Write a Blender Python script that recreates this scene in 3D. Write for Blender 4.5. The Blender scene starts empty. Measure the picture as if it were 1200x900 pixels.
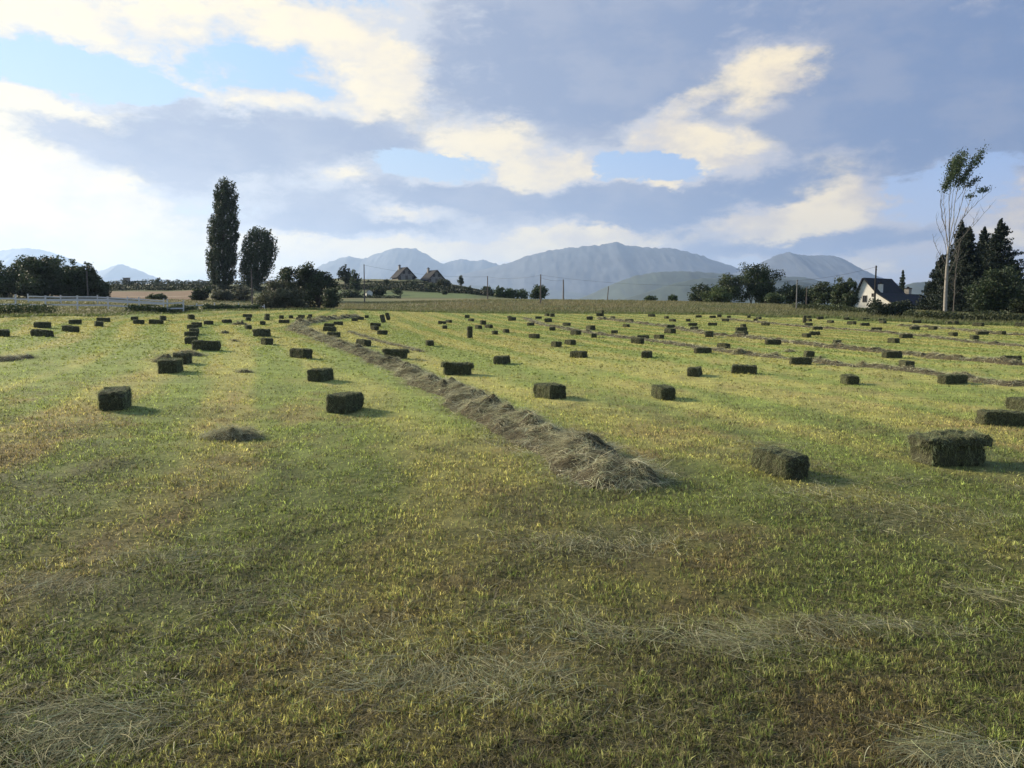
import bpy, math, random
import numpy as np
from mathutils import Vector, Matrix
random.seed(7)
RNG = np.random.default_rng(11)
R = math.radians
scene = bpy.context.scene
COL = scene.collection

# ------------------------------------------------------------------ camera
CAM_H, F, PX0, PY0, HOR = 2.3, 920.0, 600.0, 450.0, 366.0
PITCH = math.atan((PY0 - HOR) / F)
cam_d = bpy.data.cameras.new('camera')
cam_d.sensor_width = 36.0
cam_d.lens = 36.0 * F / 1200.0
cam_d.clip_start = 0.05
cam_d.clip_end = 90000.0
cam = bpy.data.objects.new('camera', cam_d)
cam.location = (0, 0, CAM_H)
cam.rotation_euler = (math.pi / 2 - PITCH, 0, 0)
COL.objects.link(cam)
scene.camera = cam

# ------------------------------------------------------------------ light
SUN_AZ = R(-60)      # left of the view direction (+Y)
SUN_EL = R(23)
sd = Vector((math.sin(SUN_AZ) * math.cos(SUN_EL), math.cos(SUN_AZ) * math.cos(SUN_EL), math.sin(SUN_EL)))
sun_d = bpy.data.lights.new('sun', 'SUN')
sun_d.energy = 5.0
sun_d.angle = R(10)
sun_d.color = (1.0, 0.86, 0.66)
sun = bpy.data.objects.new('sun', sun_d)
sun.rotation_euler = (-sd).to_track_quat('-Z', 'Y').to_euler()
COL.objects.link(sun)
scene.view_settings.view_transform = 'Standard'
scene.view_settings.look = 'None'
scene.view_settings.exposure = 1.0
scene.view_settings.gamma = 1.0
scene.view_settings.use_curve_mapping = False
SKY_STRENGTH = 0.10
CLOUD_STRENGTH = 0.52
HAZE_DENSITY = 0.72e-4

def px_dir(X, Y):
    a, b = (X - PX0) / F, -(Y - PY0) / F
    cp, sp = math.cos(PITCH), math.sin(PITCH)
    v = Vector((a, cp + b * sp, -sp + b * cp))
    return v.normalized()

def build_world():
    w = bpy.data.worlds.new('World')
    scene.world = w
    w.use_nodes = True
    nt = w.node_tree
    nt.nodes.clear()
    N, L = nt.nodes.new, nt.links.new
    out = N('ShaderNodeOutputWorld')
    sky = N('ShaderNodeTexSky')
    sky.sky_type = 'NISHITA'
    sky.sun_disc = False
    sky.sun_elevation = SUN_EL
    sky.sun_rotation = SUN_AZ % (2 * math.pi)
    sky.altitude = 900
    sky.air_density = 1.0
    sky.dust_density = 1.2
    tc = N('ShaderNodeTexCoord')
    sep = N('ShaderNodeSeparateXYZ')
    L(tc.outputs['Generated'], sep.inputs[0])
    def math_n(op, a, b=None, clamp=False):
        m = N('ShaderNodeMath'); m.operation = op; m.use_clamp = clamp
        for i, v in enumerate((a, b)):
            if v is None: continue
            if isinstance(v, (int, float)): m.inputs[i].default_value = v
            else: L(v, m.inputs[i])
        return m.outputs[0]
    az = math_n('MULTIPLY', math_n('ARCTAN2', sep.outputs[0], sep.outputs[1]), F)
    el = math_n('MULTIPLY', math_n('ARCSINE', sep.outputs[2]), F)
    comb = N('ShaderNodeCombineXYZ'); L(az, comb.inputs[0]); L(el, comb.inputs[1])
    P = comb.outputs[0]
    # noise coordinates: stretched sideways, squashed towards the horizon
    mp = N('ShaderNodeMapping'); mp.inputs['Scale'].default_value = (0.0052, 0.0105, 1)
    L(P, mp.inputs['Vector'])
    def noise(scale, detail, rough, off, dist=0.0):
        n = N('ShaderNodeTexNoise'); n.noise_dimensions = '3D'
        a = N('ShaderNodeVectorMath'); a.operation = 'ADD'; a.inputs[1].default_value = off
        L(mp.outputs[0], a.inputs[0]); L(a.outputs[0], n.inputs['Vector'])
        n.inputs['Scale'].default_value = scale; n.inputs['Detail'].default_value = detail
        n.inputs['Roughness'].default_value = rough; n.inputs['Distortion'].default_value = dist
        return n
    def warp(amt, nz):
        s = N('ShaderNodeVectorMath'); s.operation = 'SUBTRACT'; s.inputs[1].default_value = (.5, .5, .5)
        L(nz.outputs['Color'], s.inputs[0])
        m = N('ShaderNodeVectorMath'); m.operation = 'MULTIPLY'; m.inputs[1].default_value = (amt, amt * .55, 0)
        L(s.outputs[0], m.inputs[0])
        return m.outputs[0]
    w1 = warp(110, noise(2.0, 8, .68, (3.1, 1.7, 0)))
    ad = N('ShaderNodeVectorMath'); ad.operation = 'ADD'; L(P, ad.inputs[0]); L(w1, ad.inputs[1])
    PW = ad.outputs[0]
    n_fine = noise(2.3, 9, .62, (7.7, 2.2, 4.0)).outputs[0]
    n_mid = noise(1.7, 8, .6, (1.4, 9.2, 8.0)).outputs[0]
    def blobs(lst):
        acc = None
        for (cx, cy, rx, ry, ang, wt) in lst:
            d = px_dir(cx, cy)
            lx, ly = math.atan2(d.x, d.y) * F, math.asin(d.z) * F
            m = N('ShaderNodeMapping'); m.vector_type = 'TEXTURE'
            m.inputs['Location'].default_value = (lx, ly, 0)
            m.inputs['Rotation'].default_value = (0, 0, R(ang))
            m.inputs['Scale'].default_value = (rx, ry, 1)
            L(PW, m.inputs['Vector'])
            ln = N('ShaderNodeVectorMath'); ln.operation = 'LENGTH'; L(m.outputs[0], ln.inputs[0])
            mr = N('ShaderNodeMapRange'); mr.interpolation_type = 'SMOOTHSTEP'
            L(ln.outputs['Value'], mr.inputs[0])
            mr.inputs[1].default_value = 1.65; mr.inputs[2].default_value = 0.0
            mr.inputs[3].default_value = 0; mr.inputs[4].default_value = wt
            acc = mr.outputs[0] if acc is None else math_n('ADD', acc, mr.outputs[0])
        return acc
    def ramp(v, a, b):
        mr = N('ShaderNodeMapRange'); mr.interpolation_type = 'SMOOTHSTEP'; L(v, mr.inputs[0])
        mr.inputs[1].default_value = a; mr.inputs[2].default_value = b
        return mr.outputs[0]
    def mixc(fac, a, b):
        m = N('ShaderNodeMix'); m.data_type = 'RGBA'; m.clamp_factor = True
        if isinstance(fac, (int, float)): m.inputs[0].default_value = fac
        else: L(fac, m.inputs[0])
        for sock, v in ((m.inputs[6], a), (m.inputs[7], b)):
            if isinstance(v, tuple): sock.default_value = (*v, 1)
            else: L(v, sock)
        return m.outputs[2]
    # --- the cloud field, laid out by compass direction and elevation
    bright = [(90, 18, 150, 26, -8, 1), (215, 98, 55, 15, -16, 1.1), (420, 66, 110, 50, -28, 1.0), (290, 22, 140, 28, -5, .8), (330, 118, 60, 12, 6, .9), 
              (30, 215, 110, 34, -14, 1.5), (10, 245, 190, 34, -4, 1.0), (190, 300, 330, 26, 0, 1.1), (20, 116, 60, 12, -8, 1), (-200, 200, 220, 150, 0, 1.4),
              (455, 118, 50, 30, 30, .9), (565, 175, 70, 32, 0, 1.3), (680, 200, 85, 20, 6, 1.5), (775, 216, 14, 10, 0, 1.2), (775, 158, 48, 34, -10, 1.0),
              (912, 88, 60, 32, 6, 1.5), (815, 112, 30, 12, 25, .8), (850, 172, 70, 26, -10, .8), (925, 262, 80, 22, 4, 1.4), (985, 235, 50, 30, 0, 1.1), (490, 252, 60, 9, 2, .9),
              (690, 276, 120, 12, 2, 1.4), (500, 296, 200, 14, 0, .9), (630, 292, 120, 12, 0, .9), (1192, 258, 50, 34, 24, 1.3), (1010, 306, 80, 14, 0, .7), (1000, 190, 50, 30, 0, .6), (395, 212, 40, 8, 0, .8),
              (90, 80, 110, 18, 0, -.9), (330, 75, 60, 22, 0, -.8), (150, 112, 90, 12, 0, -.8), (1130, 210, 90, 40, 0, -.9), (560, 215, 40, 10, 0, -.6), (745, 188, 50, 14, 0, -1.2), (480, 188, 55, 16, 0, -1.3)]
    dark = [(90, 160, 190, 34, -3, 1.2), (330, 160, 150, 36, 2, 1.3), (230, 215, 180, 22, 0, .3), (430, 165, 60, 24, 0, .7), (50, 285, 140, 12, -6, 1.2),
            (640, 60, 170, 85, 6, 1.3), (720, 112, 130, 48, -8, 1.1), (520, 110, 60, 40, 0, .5), (780, 10, 160, 40, 0, .8), (1070, 40, 230, 80, -6, 1.0), 
            (1010, 130, 130, 60, 0, 1.0), (960, 200, 90, 30, 0, .5), (1120, 160, 100, 30, -10, .5), (1000, 215, 90, 24, 0, .5), (370, 240, 80, 18, 2, .7), (500, 224, 90, 20, -2, 1.2), (440, 262, 160, 16, 0, .5), (730, 270, 150, 20, 0, .5), (440, 265, 150, 14, 0, .8),
            (650, 238, 140, 18, 0, 1.1), (780, 250, 110, 26, -4, 1.1), (850, 222, 90, 28, 0, .9), (980, 285, 120, 16, 0, .8), (860, 292, 200, 10, 0, .7),
            (90, 85, 110, 20, 0, -.7), (1130, 215, 80, 34, 0, -.8), (520, 192, 70, 18, 0, -1.2), (765, 196, 60, 18, 0, -1.2), (1500, 100, 300, 200, 0, .7)]
    gb, gd = blobs(bright), blobs(dark)
    n_hi = noise(5.5, 8, .66, (2.7, 5.2, 1.0), .4).outputs[0]
    def cen(n, k): return math_n('MULTIPLY', math_n('SUBTRACT', n, .5), k)
    gbc = ramp(gb, .0, 1.0)
    T = math_n('ADD', math_n('ADD', math_n('MULTIPLY', gb, .75), gd), math_n('ADD', cen(n_fine, 2.2), cen(n_hi, 1.3)))
    T = math_n('ADD', T, .26)
    cover = ramp(T, .14, .66)
    th = math_n('ADD', math_n('SUBTRACT', gd, math_n('MULTIPLY', gb, .60)), math_n('ADD', cen(n_mid, 2.2), cen(n_hi, 1.5)))
    thick = ramp(th, .14, 1.12)
    lit = ramp(math_n('ADD', gb, math_n('ADD', cen(n_fine, 2.2), cen(n_hi, 1.9))), .15, 1.05)
    haz = ramp(el, 300, -40)           # thin bright veil towards the horizon
    right = ramp(az, -420, 560)
    sc = N('ShaderNodeVectorMath'); sc.operation = 'SCALE'; sc.inputs['Scale'].default_value = SKY_STRENGTH
    L(sky.outputs[0], sc.inputs[0])
    lift = mixc(right, (.50, .76, 1.04), (.18, .42, .94))
    base = mixc(.75, sc.outputs[0], lift)
    base = mixc(math_n('MULTIPLY', haz, .55), base, mixc(right, (.98, .85, .60), (.84, .75, .62)))
    veil = mixc(right, (.70, .73, .78), (.54, .53, .58))          # plain unlit cloud
    cream = mixc(right, (1.06, .94, .69), (1.02, .86, .58))
    grey = mixc(right, (.36, .42, .56), (.15, .24, .44))
    grey = mixc(math_n('MULTIPLY', ramp(n_mid, .42, .62), .45), grey, mixc(right, (.54, .57, .66), (.33, .37, .49)))
    cream = mixc(ramp(n_fine, .36, .60), mixc(right, (.90, .83, .72), (.68, .60, .52)), cream)
    cl = mixc(lit, veil, cream)
    cl = mixc(math_n('MULTIPLY', thick, .93), cl, grey)
    c = mixc(cover, base, cl)
    bg = N('ShaderNodeBackground'); bg.inputs['Strength'].default_value = CLOUD_STRENGTH
    L(c, bg.inputs[0]); L(bg.outputs[0], out.inputs[0])
    w.cycles.sampling_method = 'MANUAL'
    w.cycles.sample_map_resolution = 512
build_world()

# ------------------------------------------------------------------ helpers
def tag(o, label=None, cat=None, group=None, kind=None):
    if label: o['label'] = label
    if cat: o['category'] = cat
    if group: o['group'] = group
    if kind: o['kind'] = kind
    return o

def empty(name, loc, rz=0, parent=None):
    o = bpy.data.objects.new(name, None)
    o.empty_display_size = .3
    o.location = loc; o.rotation_euler = (0, 0, rz)
    COL.objects.link(o)
    if parent: o.parent = parent
    return o

def _hash(ix, iy, seed):
    h = (ix.astype(np.int64) * 374761393 + iy.astype(np.int64) * 668265263 + seed * 974634777) & 0xffffffff
    h = ((h ^ (h >> 13)) * 1274126177) & 0xffffffff
    h = ((h ^ (h >> 16)) * 2246822519) & 0xffffffff
    h = h ^ (h >> 15)
    return (h & 0xffffff) / float(0xffffff)
def vnoise(x, y, seed=0):
    x = np.asarray(x, float); y = np.asarray(y, float)
    ix, iy = np.floor(x), np.floor(y)
    fx, fy = x - ix, y - iy
    fx = fx * fx * (3 - 2 * fx); fy = fy * fy * (3 - 2 * fy)
    a = _hash(ix, iy, seed); b = _hash(ix + 1, iy, seed); c = _hash(ix, iy + 1, seed); d = _hash(ix + 1, iy + 1, seed)
    return (a * (1 - fx) + b * fx) * (1 - fy) + (c * (1 - fx) + d * fx) * fy
def fbm(x, y, seed=0, oct=4, gain=.5):
    s = 0; a = 1; t = 0
    for i in range(oct):
        s = s + a * vnoise(np.asarray(x) * 2 ** i + 17.3 * i, np.asarray(y) * 2 ** i - 9.1 * i, seed + i)
        t += a; a *= gain
    return s / t            # 0..1
def sstep(a, b, x):
    t = np.clip((np.asarray(x, float) - a) / (b - a), 0, 1)
    return t * t * (3 - 2 * t)

class MB:
    """collects numpy vertex / face / colour blocks and links them as ONE mesh object"""
    def __init__(s): s.v = []; s.f = []; s.c = []; s.mi = []; s.n = 0
    def add(s, v, faces, col=(.5, .5, .5), mat=0):
        v = np.asarray(v, float).reshape(-1, 3)
        col = np.asarray(col, float)
        if col.ndim == 1: col = np.tile(col, (len(v), 1))
        s.v.append(v); s.c.append(col)
        for f in faces:
            f = np.asarray(f, np.int64)
            if f.size == 0: continue
            s.f.append(f + s.n); s.mi.append(mat)
        s.n += len(v)
        return s
    def mesh(s, name, mats, smooth=False):
        me = bpy.data.meshes.new(name)
        V = np.concatenate(s.v).astype(np.float32); C = np.concatenate(s.c).astype(np.float32)
        me.vertices.add(len(V)); me.vertices.foreach_set('co', V.ravel())
        loops = np.concatenate([f.ravel() for f in s.f]).astype(np.int32)
        tot = np.concatenate([np.full(len(f), f.shape[1], np.int32) for f in s.f])
        mi = np.concatenate([np.full(len(f), m, np.int32) for f, m in zip(s.f, s.mi)])
        start = np.concatenate([[0], np.cumsum(tot)[:-1]]).astype(np.int32)
        me.loops.add(len(loops)); me.loops.foreach_set('vertex_index', loops)
        me.polygons.add(len(tot)); me.polygons.foreach_set('loop_start', start)
        me.polygons.foreach_set('material_index', mi)
        me.polygons.foreach_set('use_smooth', np.full(len(tot), smooth, bool))
        ca = me.color_attributes.new('Col', 'FLOAT_COLOR', 'POINT')
        rgba = np.ones((len(V), 4), np.float32); rgba[:, :3] = C
        ca.data.foreach_set('color', rgba.ravel())
        for m in (mats if isinstance(mats, (list, tuple)) else [mats]): me.materials.append(m)
        me.update(calc_edges=True)
        return me
    def build(s, name, mats, parent=None, smooth=False, loc=None):
        o = bpy.data.objects.new(name, s.mesh(name, mats, smooth))
        COL.objects.link(o)
        if parent: o.parent = parent
        if loc is not None: o.location = loc
        return o

def box(mb, x0, x1, y0, y1, z0, z1, col=(.5, .5, .5), mat=0, M=None):
    v = np.array([[x, y, z] for z in (z0, z1) for y in (y0, y1) for x in (x0, x1)], float)
    if M is not None: v = v @ np.array(M.to_3x3()).T + np.array(M.translation)
    f = np.array([[0, 2, 3, 1], [4, 5, 7, 6], [0, 1, 5, 4], [2, 6, 7, 3], [0, 4, 6, 2], [1, 3, 7, 5]])
    mb.add(v, [f], col, mat)

def tube(mb, pts, radii, n=7, col=(.5, .5, .5), mat=0, cap=True):
    pts = np.asarray(pts, float); k = len(pts)
    tang = np.gradient(pts, axis=0); tang /= np.linalg.norm(tang, axis=1)[:, None] + 1e-9
    ref = np.array([1.0, 0, 0]) if abs(tang[0][0]) < .8 else np.array([0, 1.0, 0])
    V = []
    for i in range(k):
        a = np.cross(tang[i], ref); a /= np.linalg.norm(a) + 1e-9
        b = np.cross(tang[i], a)
        th = np.linspace(0, 2 * np.pi, n, endpoint=False)
        V.append(pts[i] + radii[i] * (np.cos(th)[:, None] * a + np.sin(th)[:, None] * b))
    V = np.concatenate(V)
    q = []
    for i in range(k - 1):
        for j in range(n):
            q.append([i * n + j, i * n + (j + 1) % n, (i + 1) * n + (j + 1) % n, (i + 1) * n + j])
    mb.add(V, [np.array(q)] + ([np.array([[(k - 1) * n + j for j in range(n)]])] if cap else []), col, mat)

def leaves(mb, P, size, col, up_bias=0.0, aspect=.55, rng=RNG, mat=0):
    """small pointed leaf-like quads centred at P with random orientation"""
    n = len(P)
    a = rng.normal(size=(n, 3)); a[:, 2] += up_bias; a /= np.linalg.norm(a, axis=1)[:, None]
    b = rng.normal(size=(n, 3)); b -= (b * a).sum(1)[:, None] * a; b /= np.linalg.norm(b, axis=1)[:, None]
    s = (np.asarray(size) * rng.uniform(.6, 1.35, n))[:, None]
    V = np.stack([P - a * s, P + b * s * aspect, P + a * s, P - b * s * aspect], 1).reshape(-1, 3)
    F_ = np.arange(n * 4).reshape(n, 4)
    C = np.repeat(np.broadcast_to(col, (n, 3)), 4, axis=0)
    mb.add(V, [F_], C, mat)

def straws(mb, P, D, length, width, col, sag, rng=RNG, seg=4, mat=0):
    """curved ribbons starting at P, heading D (unit), sagging/curling"""
    n = len(P)
    side = np.cross(D, np.array([0, 0, 1.0])); side /= np.linalg.norm(side, axis=1)[:, None] + 1e-6
    side = side + rng.normal(size=(n, 3)) * .35; side /= np.linalg.norm(side, axis=1)[:, None]
    bend = np.cross(D, side) ; bend /= np.linalg.norm(bend, axis=1)[:, None] + 1e-6
    k1 = rng.normal(size=(n, 1)) * .25
    L_ = np.asarray(length).reshape(-1, 1) * np.ones((n, 1)); W = np.asarray(width).reshape(-1, 1) * np.ones((n, 1))
    sg = np.asarray(sag).reshape(-1, 1) * np.ones((n, 1))
    V = np.zeros((n, seg + 1, 2, 3))
    for i in range(seg + 1):
        t = i / seg
        c = P + D * L_ * t + side * k1 * L_ * t * t + np.array([0, 0, 1.0]) * (-sg * L_ * t * t)
        w = W * (1 - .6 * t) * .5
        V[:, i, 0] = c - side * w; V[:, i, 1] = c + side * w
    idx = np.arange(n)[:, None] * (seg + 1) * 2
    fs = [np.stack([idx[:, 0] + 2 * i, idx[:, 0] + 2 * i + 1, idx[:, 0] + 2 * i + 3, idx[:, 0] + 2 * i + 2], 1) for i in range(seg)]
    C = np.repeat(np.broadcast_to(col, (n, 3)), (seg + 1) * 2, axis=0)
    mb.add(V.reshape(-1, 3), [np.concatenate(fs)], C, mat)

# ------------------------------------------------------------------ materials
def mat(name, base=(.5, .5, .5), rough=.9, attr=False, trans=0.0, noise=None, bump=0.0, spec=.3, bscale=20, varscale=3.0):
    m = bpy.data.materials.new(name); m.use_nodes = True
    nt = m.node_tree; nt.nodes.clear(); N, L = nt.nodes.new, nt.links.new
    out = N('ShaderNodeOutputMaterial')
    b = N('ShaderNodeBsdfPrincipled'); b.inputs['Roughness'].default_value = rough
    b.inputs['Specular IOR Level'].default_value = spec
    if attr:
        a = N('ShaderNodeAttribute'); a.attribute_name = 'Col'; csock = a.outputs['Color']
    else:
        a = N('ShaderNodeRGB'); a.outputs[0].default_value = (*base, 1); csock = a.outputs[0]
    if noise:
        tc = N('ShaderNodeTexCoord')
        n = N('ShaderNodeTexNoise'); n.inputs['Scale'].default_value = varscale; n.inputs['Detail'].default_value = 8
        n.inputs['Roughness'].default_value = .65
        L(tc.outputs['Object'], n.inputs['Vector'])
        mr = N('ShaderNodeMapRange'); L(n.outputs[0], mr.inputs[0])
        mr.inputs[1].default_value = .3; mr.inputs[2].default_value = .7
        mr.inputs[3].default_value = 1 - noise; mr.inputs[4].default_value = 1 + noise
        sc = N('ShaderNodeVectorMath'); sc.operation = 'SCALE'; L(csock, sc.inputs[0]); L(mr.outputs[0], sc.inputs['Scale'])
        csock = sc.outputs[0]
    L(csock, b.inputs['Base Color'])
    if bump:
        tc = N('ShaderNodeTexCoord')
        n = N('ShaderNodeTexNoise'); n.inputs['Scale'].default_value = bscale; n.inputs['Detail'].default_value = 9
        L(tc.outputs['Object'], n.inputs['Vector'])
        bp = N('ShaderNodeBump'); bp.inputs['Strength'].default_value = bump; bp.inputs['Distance'].default_value = .05
        L(n.outputs[0], bp.inputs['Height']); L(bp.outputs[0], b.inputs['Normal'])
    if trans:
        t = N('ShaderNodeBsdfTranslucent'); L(csock, t.inputs['Color'])
        mx = N('ShaderNodeMixShader'); mx.inputs[0].default_value = trans
        L(b.outputs[0], mx.inputs[1]); L(t.outputs[0], mx.inputs[2]); L(mx.outputs[0], out.inputs[0])
    else:
        L(b.outputs[0], out.inputs[0])
    return m

M_ground = mat('ground_soil', attr=True, noise=.28, bump=.6, bscale=14, varscale=2.2, spec=.1)
M_grass = mat('grass_blade', attr=True, trans=.42, rough=.6, spec=.25)
M_hay = mat('dry_hay', attr=True, trans=.22, rough=.8, spec=.15)
M_haybody = mat('hay_body', attr=True, noise=.35, bump=1.0, bscale=38, varscale=16, spec=.1)
M_leaf = mat('tree_leaf', attr=True, trans=.22, rough=.6, spec=.25)
M_bark = mat('bark', attr=True, noise=.3, bump=.6, bscale=12, varscale=5)
M_mount = mat('mountain_rock', attr=True, noise=.25, varscale=.004)
M_white = mat('white_fence_paint', (.50, .50, .49), rough=.6, noise=.1)
M_stone = mat('rubble_stone', (.24, .22, .19), noise=.45, bump=.8, bscale=3, varscale=1.6)
M_plaster = mat('white_render', (.62, .60, .54), noise=.14, bump=.3, bscale=8, varscale=.8)
M_wood = mat('weathered_wood', (.10, .085, .07), noise=.3, bump=.4)
M_glass = mat('dark_window_glass', (.015, .017, .02), rough=.15, spec=.5)
M_wire = mat('wire', (.04, .04, .045), rough=.5)

def slate_mat():
    m = bpy.data.materials.new('slate_roof'); m.use_nodes = True
    nt = m.node_tree; N, L = nt.nodes.new, nt.links.new
    b = nt.nodes['Principled BSDF']; b.inputs['Roughness'].default_value = .85; b.inputs['Specular IOR Level'].default_value = .12
    tc = N('ShaderNodeTexCoord'); br = N('ShaderNodeTexBrick')
    br.inputs['Color1'].default_value = (.022, .024, .029, 1); br.inputs['Color2'].default_value = (.036, .038, .044, 1)
    br.inputs['Mortar'].default_value = (.02, .02, .024, 1); br.inputs['Scale'].default_value = 1.0
    br.inputs['Brick Width'].default_value = .35; br.inputs['Row Height'].default_value = .22; br.inputs['Mortar Size'].default_value = .012
    n = N('ShaderNodeTexNoise'); n.inputs['Scale'].default_value = .9; n.inputs['Detail'].default_value = 6
    mx = N('ShaderNodeMix'); mx.data_type = 'RGBA'; mx.blend_type = 'MULTIPLY'; mx.inputs[0].default_value = .6
    L(tc.outputs['Object'], br.inputs['Vector']); L(tc.outputs['Object'], n.inputs['Vector'])
    L(br.outputs[0], mx.inputs[6]); L(n.outputs[1], mx.inputs[7])
    L(mx.outputs[2], b.inputs['Base Color'])
    return m
M_slate = slate_mat()

# ------------------------------------------------------------------ terrain
# columns: lateral ratio x/y ; first entry is the edge of the mown field, then (depth, picture-row of the ground seen there)
COLS = [
    (-.90, [(46, None), (60, 366), (100, 351), (200, 343), (320, 334), (380, 334)]),
    (-.65, [(57, None), (68, 364), (110, 350), (200, 343), (320, 334), (380, 334)]),
    (-.52, [(65, None), (74, 362.5), (115, 350), (200, 343), (320, 334), (380, 334)]),
    (-.43, [(75, None), (86, 364), (120, 353), (200, 343), (320, 333), (380, 333)]),
    (-.33, [(92, None), (104, 364), (130, 356), (180, 340), (300, 334), (360, 334)]),
    (-.22, [(106, None), (118, 365), (150, 358), (200, 350), (240, 342), (300, 329.5), (350, 327)]),
    (-.12, [(110, None), (122, 364), (150, 355), (200, 350), (240, 343), (300, 328), (330, 327)]),
    (-.06, [(112, None), (124, 363), (150, 353.5), (200, 350), (240, 345), (300, 336), (330, 336)]),
    (.00, [(114, None), (126, 362), (150, 353), (170, 351), (240, 350), (300, 349), (330, 350)]),
    (.12, [(114, None), (126, 362), (150, 354), (170, 352), (200, 352)]),
    (.22, [(110, None), (122, 363), (145, 355.5), (165, 354), (200, 355)]),
    (.33, [(100, None), (112, 364), (135, 358), (160, 357), (220, 358)]),
    (.45, [(88, None), (98, 369), (120, 364), (150, 362), (220, 364)]),
    (.55, [(80, None), (90, 371), (115, 367), (150, 365), (220, 366)]),
    (.66, [(76, None), (86, 373), (110, 369), (150, 367), (220, 366)]),
    (.90, [(66, None), (76, 374), (100, 369), (150, 367), (220, 366)]),
]
def field_z(x, y):
    x = np.asarray(x, float); y = np.asarray(y, float)
    f = 2.0 * (np.clip(y - 22, 0, 150) / 90.0) ** 1.6
    nx = np.clip(-(x + 1.5), 0, 60)
    ny = np.sqrt(nx * nx + 4) - 2
    return f + .042 * ny
DS = np.concatenate([np.linspace(40, 400, 721), np.geomspace(401, 40000, 60)])
RS = np.linspace(-.95, .95, 191)
_edge_r = np.array([c[0] for c in COLS]); _edge_d = np.array([c[1][0][0] for c in COLS])
def edge_depth(r): return np.interp(r, _edge_r, _edge_d)
def _col_profile(c):
    r, lst = c
    d = [lst[0][0]]; z = [float(field_z(r * d[0], d[0]))]
    for dd, yy in lst[1:]:
        d.append(dd); z.append(CAM_H + (HOR - yy) * dd / F)
    zl = z[-1]
    d += [d[-1] + 120, 1100, 40000]; z += [zl - 4, -45, -60]
    return np.interp(DS, d, z)
_prof = np.array([_col_profile(c) for c in COLS])
ZT = np.array([[np.interp(r, _edge_r, _prof[:, j]) for r in RS] for j in range(len(DS))])
# soften the profile kinks along the depth
k = np.array([1, 2, 3, 2, 1]) / 9.0
for _ in range(3):
    Zp = np.pad(ZT[:721], ((2, 2), (0, 0)), mode='edge')
    ZT[:721] = sum(k[i] * Zp[i:i + 721] for i in range(5))
def terrain(x, y, micro=True):
    x = np.asarray(x, float); y = np.asarray(y, float)
    ys = np.maximum(y, 1.0)
    r = np.clip(x / ys, -.95, .95)
    zf = field_z(x, y)
    fi = np.interp(y, DS, np.arange(len(DS))); i0 = np.clip(fi.astype(int), 0, len(DS) - 2); ft = fi - i0
    gi = (r + .95) / .01; j0 = np.clip(gi.astype(int), 0, len(RS) - 2); gt = gi - j0
    zt = (ZT[i0, j0] * (1 - ft) + ZT[i0 + 1, j0] * ft) * (1 - gt) + (ZT[i0, j0 + 1] * (1 - ft) + ZT[i0 + 1, j0 + 1] * ft) * gt
    ed = edge_depth(r)
    w = sstep(ed - 4, ed, y)
    z = zf * (1 - w) + zt * w
    if micro:
        a = 1 - sstep(60, 120, y)
        z = z + a * ((fbm(x * 1.7, y * 1.7, 5, 3) - .5) * .07 + (fbm(x * .35, y * .35, 9, 2) - .5) * .10)
        z = z + (1 - a) * (fbm(x * .08, y * .08, 15, 3) - .5) * .6 * sstep(110, 220, y)
    return z

def px_ground(X, Y, lo=2.5, hi=420.0):
    """world point where the ground is seen at picture position X, Y of the photograph"""
    d = px_dir(X, Y)
    t = np.geomspace(lo, hi, 6000)
    k_ = t / d.y
    z = CAM_H + d.z * k_
    g = terrain(d.x * k_, t, False)
    hit = np.argmax(z <= g)
    if not (z <= g).any(): hit = len(t) - 1
    return float(d.x * k_[hit]), float(t[hit]), float(g[hit])
def at_depth(X, depth):
    d = px_dir(X, HOR)
    x = d.x / d.y * depth
    return x, depth, float(terrain(np.array([x]), np.array([depth]), False)[0])
def z_at(Y, depth): return CAM_H + (HOR - Y) * depth / F

# centre line of the main windrow
WR = np.array([px_ground(X, Y)[:2] for X, Y in [(735, 572), (700, 552), (655, 524), (600, 498), (545, 470), (500, 448), (460, 430), (425, 415), (390, 401), (362, 392), (347, 386), (352, 380), (385, 374.5), (420, 371)]])
def stripe_q(x, y):
    xw = np.interp(y, WR[:11, 1], WR[:11, 0])
    xr = -.27 * (y - 24) + 0
    w = sstep(-2, 8, x + .25 * y)
    return x - (xw * (1 - w) + xr * w)

def field_colour(x, y):
    """base colour of the mown sward: greener and strawier swaths along the mowing direction"""
    q = stripe_q(x, y)
    s1 = .6 * fbm(q * .42, y * .035, 31, 3) + .4 * (.5 + .5 * np.sin(q * 2.1 + 2.2 * fbm(q * .2, y * .03, 33, 2)))
    s2 = fbm(q * 1.3, y * .10, 41, 3)
    p = fbm(x * .55, y * .40, 51, 4)
    p2 = fbm(x * 2.2, y * 2.0, 61, 3)
    green = np.array([.205, .245, .062]); yel = np.array([.330, .310, .092]); brown = np.array([.25, .185, .080]); dull = np.array([.12, .135, .055])
    t = sstep(.41, .60, .55 * s1 + .27 * s2 + .18 * p)[..., None]
    c = green * (1 - t) + yel * t
    near = 1 - sstep(9, 30, y)
    b = sstep(.53, .72, .35 * s2 + .35 * p + .3 * p2 + .06 * near + .05 * (1 - sstep(3.5, 8, y)))[..., None] * (.40 + .35 * near[..., None])
    c = c * (1 - b) + brown * b
    d_ = sstep(.52, .70, fbm(x * .9 + 40, y * .8, 71, 4))[..., None] * .6 * (.35 + .65 * near[..., None])
    c = c * (1 - d_) + dull * d_
    return c

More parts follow.
